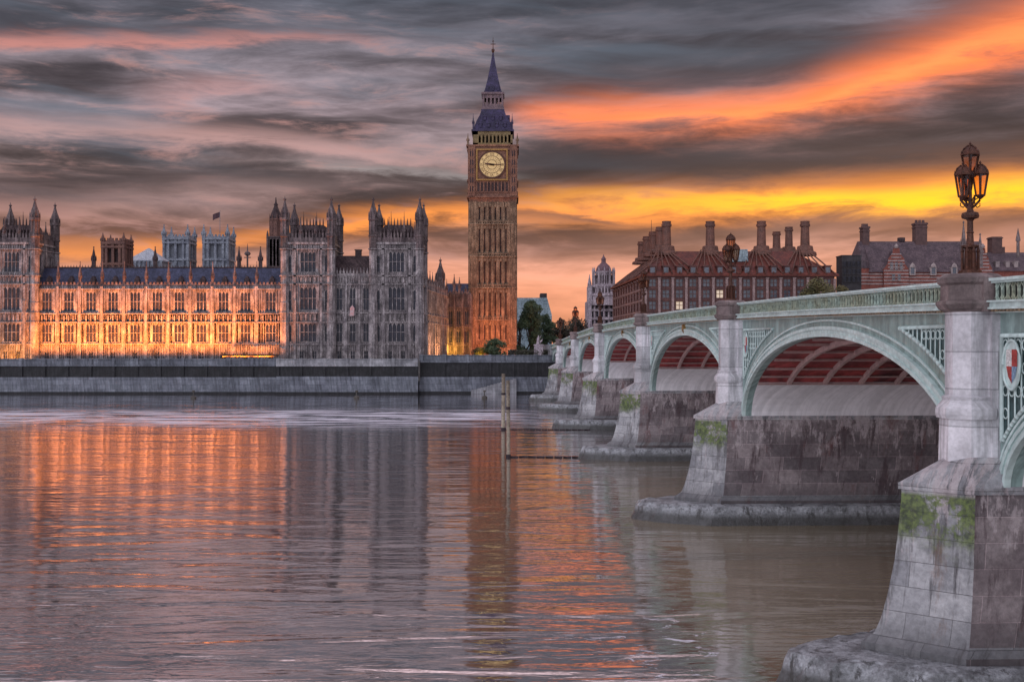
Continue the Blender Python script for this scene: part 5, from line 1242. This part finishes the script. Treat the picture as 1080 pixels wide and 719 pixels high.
# ------------------------------------------------------------------ floodlights
def flood(x_, y_, z_, tgt, power, col, size, label, group, spread=None):
    r_ = thing('floodlight', label, 'floodlight', (x_, y_, z_), 0, group)
    if 'fl' not in PC:
        a = MB(); a.box(-.32, .32, -.2, .2, .16, .42); a.box(-.05, .05, -.05, .05, 0, .17); a.box(-.4, .4, -.25, .25, 0, .03); PC['fl'] = a.mesh('housing', BLACKM)
        a = MB(); a.add([(-.28, -.16, .424), (.28, -.16, .424), (.28, .16, .424), (-.28, .16, .424)], [(0, 1, 2, 3)]); PC['fl2'] = a.mesh('lens', FLOOD)
    link('housing', PC['fl'], r_); link('lens', PC['fl2'], r_)
    l_ = bpy.data.lights.new('floodlight_beam', 'AREA'); l_.shape = 'RECTANGLE'; l_.size = size; l_.size_y = .4; l_.energy = power; l_.color = col
    if spread: l_.spread = spread
    lo_ = bpy.data.objects.new('floodlight_beam', l_); COL.objects.link(lo_); lo_.parent = r_; lo_.location = (0, 0, .6)
    d2 = Vector(tgt) - Vector((x_, y_, z_ + .6)); lo_.rotation_euler = d2.to_track_quat('-Z', 'Y').to_euler()
    return r_
ordn = ['first', 'second', 'third', 'fourth', 'fifth', 'sixth', 'seventh', 'eighth', 'ninth', 'tenth', 'eleventh']
for i in range(11):
    xx = F(49.4 + 23.3*i)
    flood(xx, YF - 6.2, TZ, (xx, YF, TZ + 13.5), 3000, (1, .255, .022), 4.2, 'terrace floodlight below the %s window bay of the floodlit range from the left' % ordn[i], 'floodlights along the palace terrace', R(122))
flood(F(16), YF - 4.4, TZ, (F(16), YF, TZ + 6), 1200, (1, .33, .025), 5, 'terrace floodlight at the foot of the leftmost palace tower', 'floodlights along the palace terrace')
flood(wx(478, YL), YL - 4.0, 8.2, (wx(478, YL), YL, 15), 1500, (1, .50, .06), 1.6, 'floodlight at the foot of the shadowed link wing', 'floodlights round the clock tower')
flood(wx(463, 292) + 3, 292, 8.2, (wx(458, 292), 292, 16), 2600, (1, .42, .16), 5, 'floodlight half way along the palace side wing', 'floodlights round the clock tower')
flood(wx(455, 276) + 3.5, 276, 8.2, (wx(449, 276), 276, 17), 2600, (1, .46, .22), 4, 'floodlight nearest the river beside the palace side wing', 'floodlights round the clock tower')
flood(wx(519, 308), 308, 8.2, (wx(522, YT), YT, 34), 5600, (1, .27, .09), 4, 'floodlight on the lawn before the clock tower', 'floodlights round the clock tower')
flood(wx(508, 300), 284, 8.2, (wx(505, 288), 288, 10.5), 160, (1, .55, .06), 1.5, 'floodlight behind the low yellowish bush', 'floodlights round the clock tower')
# lamps inside the belfry and on the clock stage cornice
for nm_, p_, e_, c_ in (('belfry_lamp', (0, yb + .9, zb0 + 2.0), 60, (1, .85, .35)),):
    for sx in (-3.2, 0, 3.2):
        l_ = bpy.data.lights.new(nm_, 'POINT'); l_.energy = 26; l_.color = (1, .74, .30); l_.shadow_soft_size = .4
        lo_ = bpy.data.objects.new(nm_, l_); COL.objects.link(lo_); lo_.parent = tw; lo_.location = (sx, -e - 1.2, zb0 + .8)
